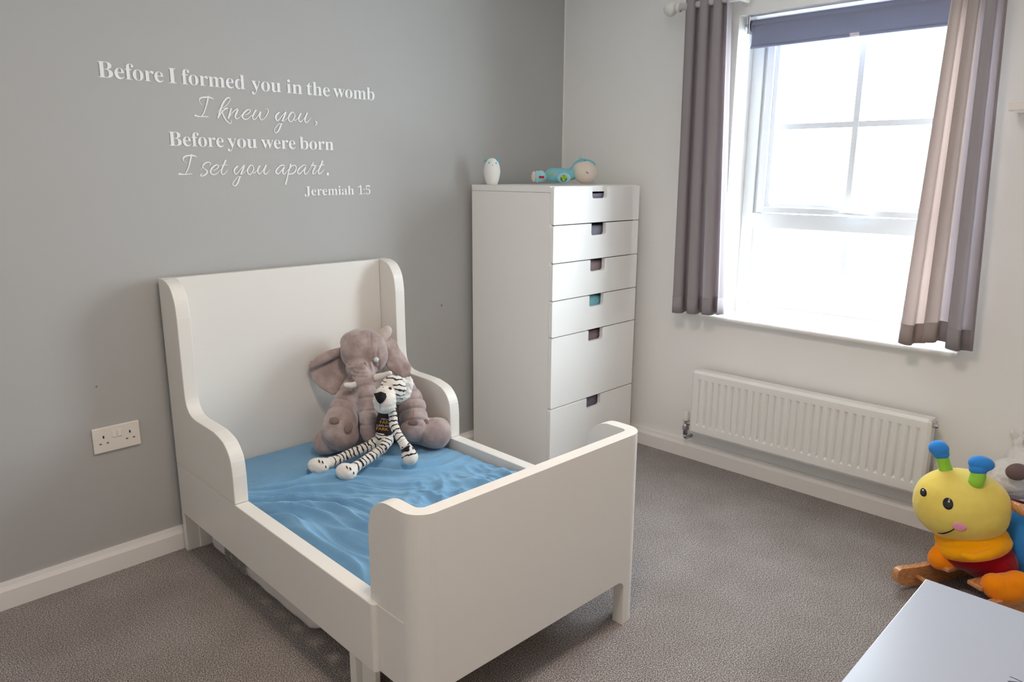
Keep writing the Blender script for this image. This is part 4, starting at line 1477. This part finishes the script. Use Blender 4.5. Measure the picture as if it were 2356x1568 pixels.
tgm = Matrix.Translation(a) @ VIEW.to_4x4() @ Matrix.Diagonal((0.024, 0.002, 0.010, 1))
bm = bmesh.new(); bmesh.ops.create_cube(bm, size=1, matrix=tgm); obj('fabric_tag', bm, M_red, shr)

# ------------------------------------------------------------------ rocking toy
RD = Vector((-0.90, 0.43, 0)).normalized()     # towards its front
RN = Vector((-0.43, -0.90, 0)).normalized()    # towards the camera side
rk = tag(empty('rocking_caterpillar', (-0.22, -2.16, 0.0)), 'rocking caterpillar toy with a yellow plush head on wooden runners', 'ride-on toy')
KO = Vector(rk.location)


def K(px, py, dep, rx, ry, rd, roll=0.0):
    return ell(px, py, dep, rx, ry, rd, roll, KO)


def K4(px, py, dep, r):
    p = P4(px, py, dep, r)
    return (p[0] - KO.x, p[1] - KO.y, p[2] - KO.z, p[3])


HD = 2.42
blob('head', [K(2208, 1160, HD, 98, 84, 0.135), K(2196, 1150, HD, 84, 74, 0.125), K(2218, 1176, HD - 0.005, 90, 70, 0.13), K(2228, 1158, HD, 82, 76, 0.13)], M_yellow, rk, voxel=0.006, smooth=4)
for (pts_s, blobs) in ((((2178, 1086, 2.42, 15), (2173, 1069, 2.42, 14), (2167, 1050, 2.42, 14)), [K(2160, 1031, 2.42, 22, 19, 0.030, 15), K(2165, 1044, 2.42, 18, 13, 0.024)]),
                       (((2246, 1108, 2.33, 17), (2250, 1096, 2.33, 17), (2252, 1086, 2.33, 15)), [K(2258, 1066, 2.33, 29, 18, 0.030, 8), K(2251, 1078, 2.33, 20, 15, 0.026)])):
    a = blob('antenna', chain([K4(*t) for t in pts_s], 0.25), M_green, rk, voxel=0.003, smooth=3)
    blob('antenna_tip', blobs, M_blue, a, voxel=0.003, smooth=3)


def surf(px, py, C, off=0.0):
    """point on the head's surface seen at that place"""
    M = C[2]; r = C[1]; c = Vector(C[0]) + KO
    d = ray(px, py)
    A_ = M.transposed() @ (CAM_POS - c); D_ = M.transposed() @ d
    A_ = Vector([A_[i] / r[i] for i in range(3)]); D_ = Vector([D_[i] / r[i] for i in range(3)])
    aa, bb, cc = D_.dot(D_), 2 * A_.dot(D_), A_.dot(A_) - 1
    disc = max(bb * bb - 4 * aa * cc, 0)
    t = (-bb - math.sqrt(disc)) / (2 * aa)
    p = CAM_POS + d * t
    n = (p - c).normalized()
    return p + n * off - KO, n


HEADELL = K(2208, 1160, HD, 97, 83, 0.134)


def disc_on(name, px, py, rx, ry, mat, tilt=0.0, th=0.004, off=-0.0005):
    p, n = surf(px, py, HEADELL, off)
    Mx = frame_from(n, CAM_R)
    # Mx columns: x across, y up-ish, z outward
    Mx = Mx @ Matrix.Rotation(math.radians(tilt), 3, 'Z')
    bm = bmesh.new(); add_ball(bm, p, (rx, ry, th), 24, 12, Mx)
    return obj(name, bm, mat, rk, smooth=True)


disc_on('eye', 2181, 1158, 0.0150, 0.0185, M_eye)
disc_on('eye_glint', 2184, 1153.5, 0.0033, 0.0042, M_white_print, th=0.0055, off=0.001)
disc_on('eye', 2125, 1132, 0.0135, 0.0185, M_eye)
disc_on('eye_glint', 2126, 1128, 0.003, 0.0042, M_white_print, th=0.0055, off=0.001)
disc_on('cheek', 2208, 1211.5, 0.0195, 0.0150, M_pink, th=0.0035)
pts = [surf(x, y, HEADELL, 0.001)[0] for x, y in ((2158, 1225), (2168, 1226.5), (2178, 1224.5), (2188, 1220.5), (2196, 1215))]
obj('mouth_line', tube(pts, [0.0009, 0.0018, 0.0019, 0.0017, 0.0012], 8), M_black, rk, smooth=True)
# collar, body segments
blob('collar', [K(2235, 1236, 2.42, 76, 40, 0.11, -8), K(2238, 1252, 2.41, 80, 30, 0.112, -14)] + chain([K4(2218, 1278, 2.305, 9), K4(2240, 1283, 2.295, 11), K4(2270, 1277, 2.30, 12), K4(2298, 1262, 2.315, 13), K4(2312, 1248, 2.34, 10)], 0.3),
     M_amber, rk, voxel=0.0045, smooth=3)
blob('chest_segment', [K(2244, 1270, 2.42, 84, 46, 0.105, 6), K(2264, 1286, 2.41, 66, 46, 0.10, 20), K(2282, 1290, 2.41, 46, 46, 0.09)], M_maroon, rk, voxel=0.005, smooth=3)
blob('rear_segment', [K(2395, 1250, 2.40, 86, 90, 0.12), K(2340, 1262, 2.44, 60, 62, 0.10)], M_blue, rk, voxel=0.006, smooth=4)
blob('hand', chain([K4(2162, 1273, 2.43, 20), K4(2163, 1284, 2.43, 26), K4(2180, 1296, 2.42, 19), K4(2196, 1300, 2.42, 13)], 0.3), M_orange, rk, voxel=0.004, smooth=3)
blob('foot', [K(2312, 1356, 2.285, 50, 31, 0.045, 8), K(2340, 1346, 2.285, 36, 34, 0.045), K(2288, 1345, 2.285, 28, 27, 0.04), K(2318, 1338, 2.285, 44, 20, 0.04)], M_orange, rk, voxel=0.0045, smooth=3)
# runners: two curved boards, cross dowel, seat boards
tipf = on_plane(2056, 1338, 2, 0.035)


def runner(origin, name='runner'):
    """curved board standing on edge, running back from its front tip"""
    L = 0.66
    rd = -RD
    up = Vector((0, 0, 1))
    bot = []; topp = []
    for t in [0, 0.002, 0.006, 0.012, 0.02, 0.03, 0.042, 0.0599] + [0.06 + 0.86 * i / 22 for i in range(23)] + [0.94, 0.96, 0.98, 0.99, 1.0]:
        s = t * L
        zb = 0.030 * (2 * t - 1) ** 4 + 0.0008
        h = 0.060 + 0.020 * math.sin(PI * min(1, t * 1.0))
        if t < 0.06:
            k = (1 - (1 - t / 0.06) ** 2.4) ** 0.42
            mid = zb + h * 0.55
            bot.append((s, mid - (mid - zb) * k)); topp.append((s, mid + (h - (mid - zb)) * k))
        elif t > 0.92:
            k = math.sqrt(max(0, 1 - ((t - 0.92) / 0.08) ** 2))
            mid = zb + h * 0.55
            bot.append((s, mid - (mid - zb) * k)); topp.append((s, mid + (h - (mid - zb)) * k))
        else:
            bot.append((s, zb)); topp.append((s, zb + h))
    outline = bot + topp[::-1][1:-1]
    bm = bmesh.new()
    hw = 0.011
    Aa = [bm.verts.new(origin + rd * s + up * z - RN * hw - KO) for s, z in outline]
    Bb = [bm.verts.new(origin + rd * s + up * z + RN * hw - KO) for s, z in outline]
    bm.faces.new(Aa); bm.faces.new(Bb[::-1])
    for i in range(len(outline)):
        j = (i + 1) % len(outline)
        bm.faces.new((Aa[i], Aa[j], Bb[j], Bb[i]))
    return obj(name, bm, M_wood, rk, bevel=0.004)


far = Vector((tipf.x, tipf.y, 0))
near = far + RN * 0.235 - RD * 0.0
runner(far); runner(near)
obj('cross_dowel', tube([far - RD * 0.085 + Vector((0, 0, 0.045)) - KO, near - RD * 0.085 + Vector((0, 0, 0.045)) - KO], 0.009, 14), M_wood, rk, smooth=True)
obj('cross_dowel', tube([far - RD * 0.56 + Vector((0, 0, 0.045)) - KO, near - RD * 0.56 + Vector((0, 0, 0.045)) - KO], 0.009, 14), M_wood, rk, smooth=True)
for off in (0.06, 0.175):
    a = far + RN * off - RD * 0.13
    b = a - RD * 0.46
    bm = bmesh.new()
    zz = 0.088
    c0_, c1_ = a + RN * -0.025, a + RN * 0.025
    d0_, d1_ = b + RN * -0.025, b + RN * 0.025
    vs_ = [bm.verts.new(Vector((q_.x, q_.y, z)) - KO) for z in (zz, zz + 0.014) for q_ in (c0_, c1_, d1_, d0_)]
    for f in ((0, 3, 2, 1), (4, 5, 6, 7), (0, 1, 5, 4), (1, 2, 6, 5), (2, 3, 7, 6), (3, 0, 4, 7)):
        bm.faces.new([vs_[i] for i in f])
    obj('seat_board', bm, M_wood, rk, bevel=0.003)
hp = [K4(2290, 1145, 2.38, 7.5), K4(2310, 1152, 2.36, 8), K4(2330, 1160, 2.34, 9), K4(2344, 1168, 2.32, 12), K4(2358, 1174, 2.305, 14), K4(2376, 1183, 2.29, 13), K4(2392, 1192, 2.275, 9)]
cc_ = catmull([tuple(x) for x in hp], 5)
obj('handle_bar', tube([c[:3] for c in cc_], [c[3] for c in cc_], 16), M_wood, rk, smooth=True)

# ------------------------------------------------------------------ white plush dog sitting on the rocker
dg_ = tag(empty('plush_dog', at_depth(2352, 1200, 2.56)), 'fluffy white plush dog with brown nose and dark tartan, cut off by the right edge', 'soft toy')
DO = Vector(dg_.location)


def Dl(px, py, dep, rx, ry, rd, roll=0.0):
    return ell(px, py, dep, rx, ry, rd, roll, DO)


blob('body', [Dl(2368, 1165, 2.59, 62, 56, 0.080), Dl(2342, 1180, 2.57, 36, 36, 0.05), Dl(2360, 1100, 2.58, 66, 48, 0.085), Dl(2324, 1103, 2.56, 45, 43, 0.07), Dl(2336, 1078, 2.56, 46, 26, 0.07), Dl(2346, 1050, 2.60, 22, 22, 0.05)],
     M_white_fur, dg_, voxel=0.004, smooth=2, wob=(0.0035, 55))
blob('ear', [Dl(2333, 1000, 2.60, 8, 14, 0.014, -20), Dl(2342, 1015, 2.60, 12, 15, 0.018), Dl(2344, 1034, 2.60, 13, 14, 0.02)], M_white_fur, dg_, voxel=0.004, smooth=2, wob=(0.0025, 70))
blob('ear', [Dl(2362, 990, 2.60, 12, 14, 0.014, 20), Dl(2364, 1012, 2.60, 12, 18, 0.018)], M_white_fur, dg_, voxel=0.004, smooth=2, wob=(0.0025, 70))
blob('nose', [Dl(2341, 1085, 2.475, 27, 20, 0.022)], M_nose, dg_, voxel=0.003, smooth=2)
blob('collar', chain([tuple(list(at_depth(2312, 1148, 2.515) - DO) + [0.012]), tuple(list(at_depth(2332, 1156, 2.475) - DO) + [0.013]), tuple(list(at_depth(2366, 1158, 2.46) - DO) + [0.013])], 0.3), M_tartan, dg_, voxel=0.003, smooth=2)
blob('foot', [Dl(2350, 1218, 2.46, 28, 26, 0.035)], M_white_fur, dg_, voxel=0.004, smooth=2, wob=(0.0025, 70))
blob('foot_pad', [Dl(2350, 1221, 2.445, 23, 21, 0.028)], M_tartan, dg_, voxel=0.003, smooth=2)

# ------------------------------------------------------------------ white play table in the near corner
tb = tag(empty('play_table', (-1.60, -2.55, 0.0)), 'low white play table with pen marks in the lower right corner', 'table')
TX0, TX1, TY0, TY1, TZ = -1.275, -1.98, -2.198, -2.95, 0.450
obj('table_top', box(TX1 + 1.60, TX0 + 1.60, TY1 + 2.55, TY0 + 2.55, TZ - 0.035, TZ), M_table, tb, bevel=0.002)
for sx in (TX1 + 0.03, TX0 - 0.08):
    for sy in (TY1 + 0.03, TY0 - 0.08):
        obj('leg', box(sx + 1.60, sx + 0.05 + 1.60, sy + 2.55, sy + 0.05 + 2.55, 0, TZ - 0.036), M_table, tb, bevel=0.002)


def pen(pix, w):
    P_ = [on_plane(x, y, 2, TZ) for x, y in pix]
    bm = bmesh.new()
    for a, b in zip(P_[:-1], P_[1:]):
        d = (b - a).normalized(); n = Vector((-d.y, d.x, 0)) * w
        o_ = Vector((1.60, 2.55, 0.0003))
        bm.faces.new([bm.verts.new(q_ + o_) for q_ in (a + n, b + n, b - n, a - n)])
    return obj('pen_mark', bm, M_ink, tb)


pen([(2323.5, 1555.5), (2338, 1561.5), (2352, 1568), (2380, 1582)], 0.0010)
pen([(2319, 1566.5), (2330, 1567.3), (2345, 1569), (2370, 1574)], 0.0014)

# ------------------------------------------------------------------ small marks on the grey wall
def wall_mark(px, py, r):
    p = on_plane(px, py, 1, -0.0004)
    bm = bmesh.new()
    bm.faces.new([bm.verts.new((r * (0.7 + 0.5 * random.random()) * math.cos(a), 0, 1.3 * r * (0.7 + 0.5 * random.random()) * math.sin(a))) for a in [2 * PI * k / 9 for k in range(9)]])
    return p, bm


for (px, py, r, lab) in ((1016, 702, 0.006, 'small grey scuff on the grey wall between headboard and white chest'), (222, 889, 0.004, 'tiny dark speck on the grey wall above the double socket')):
    p, bm = wall_mark(px, py, r)
    o = obj('wall_mark', bm, material('scuff_grey', rgb(138, 132, 130), 0.9))
    o.location = p
    tag(o, lab, 'mark')
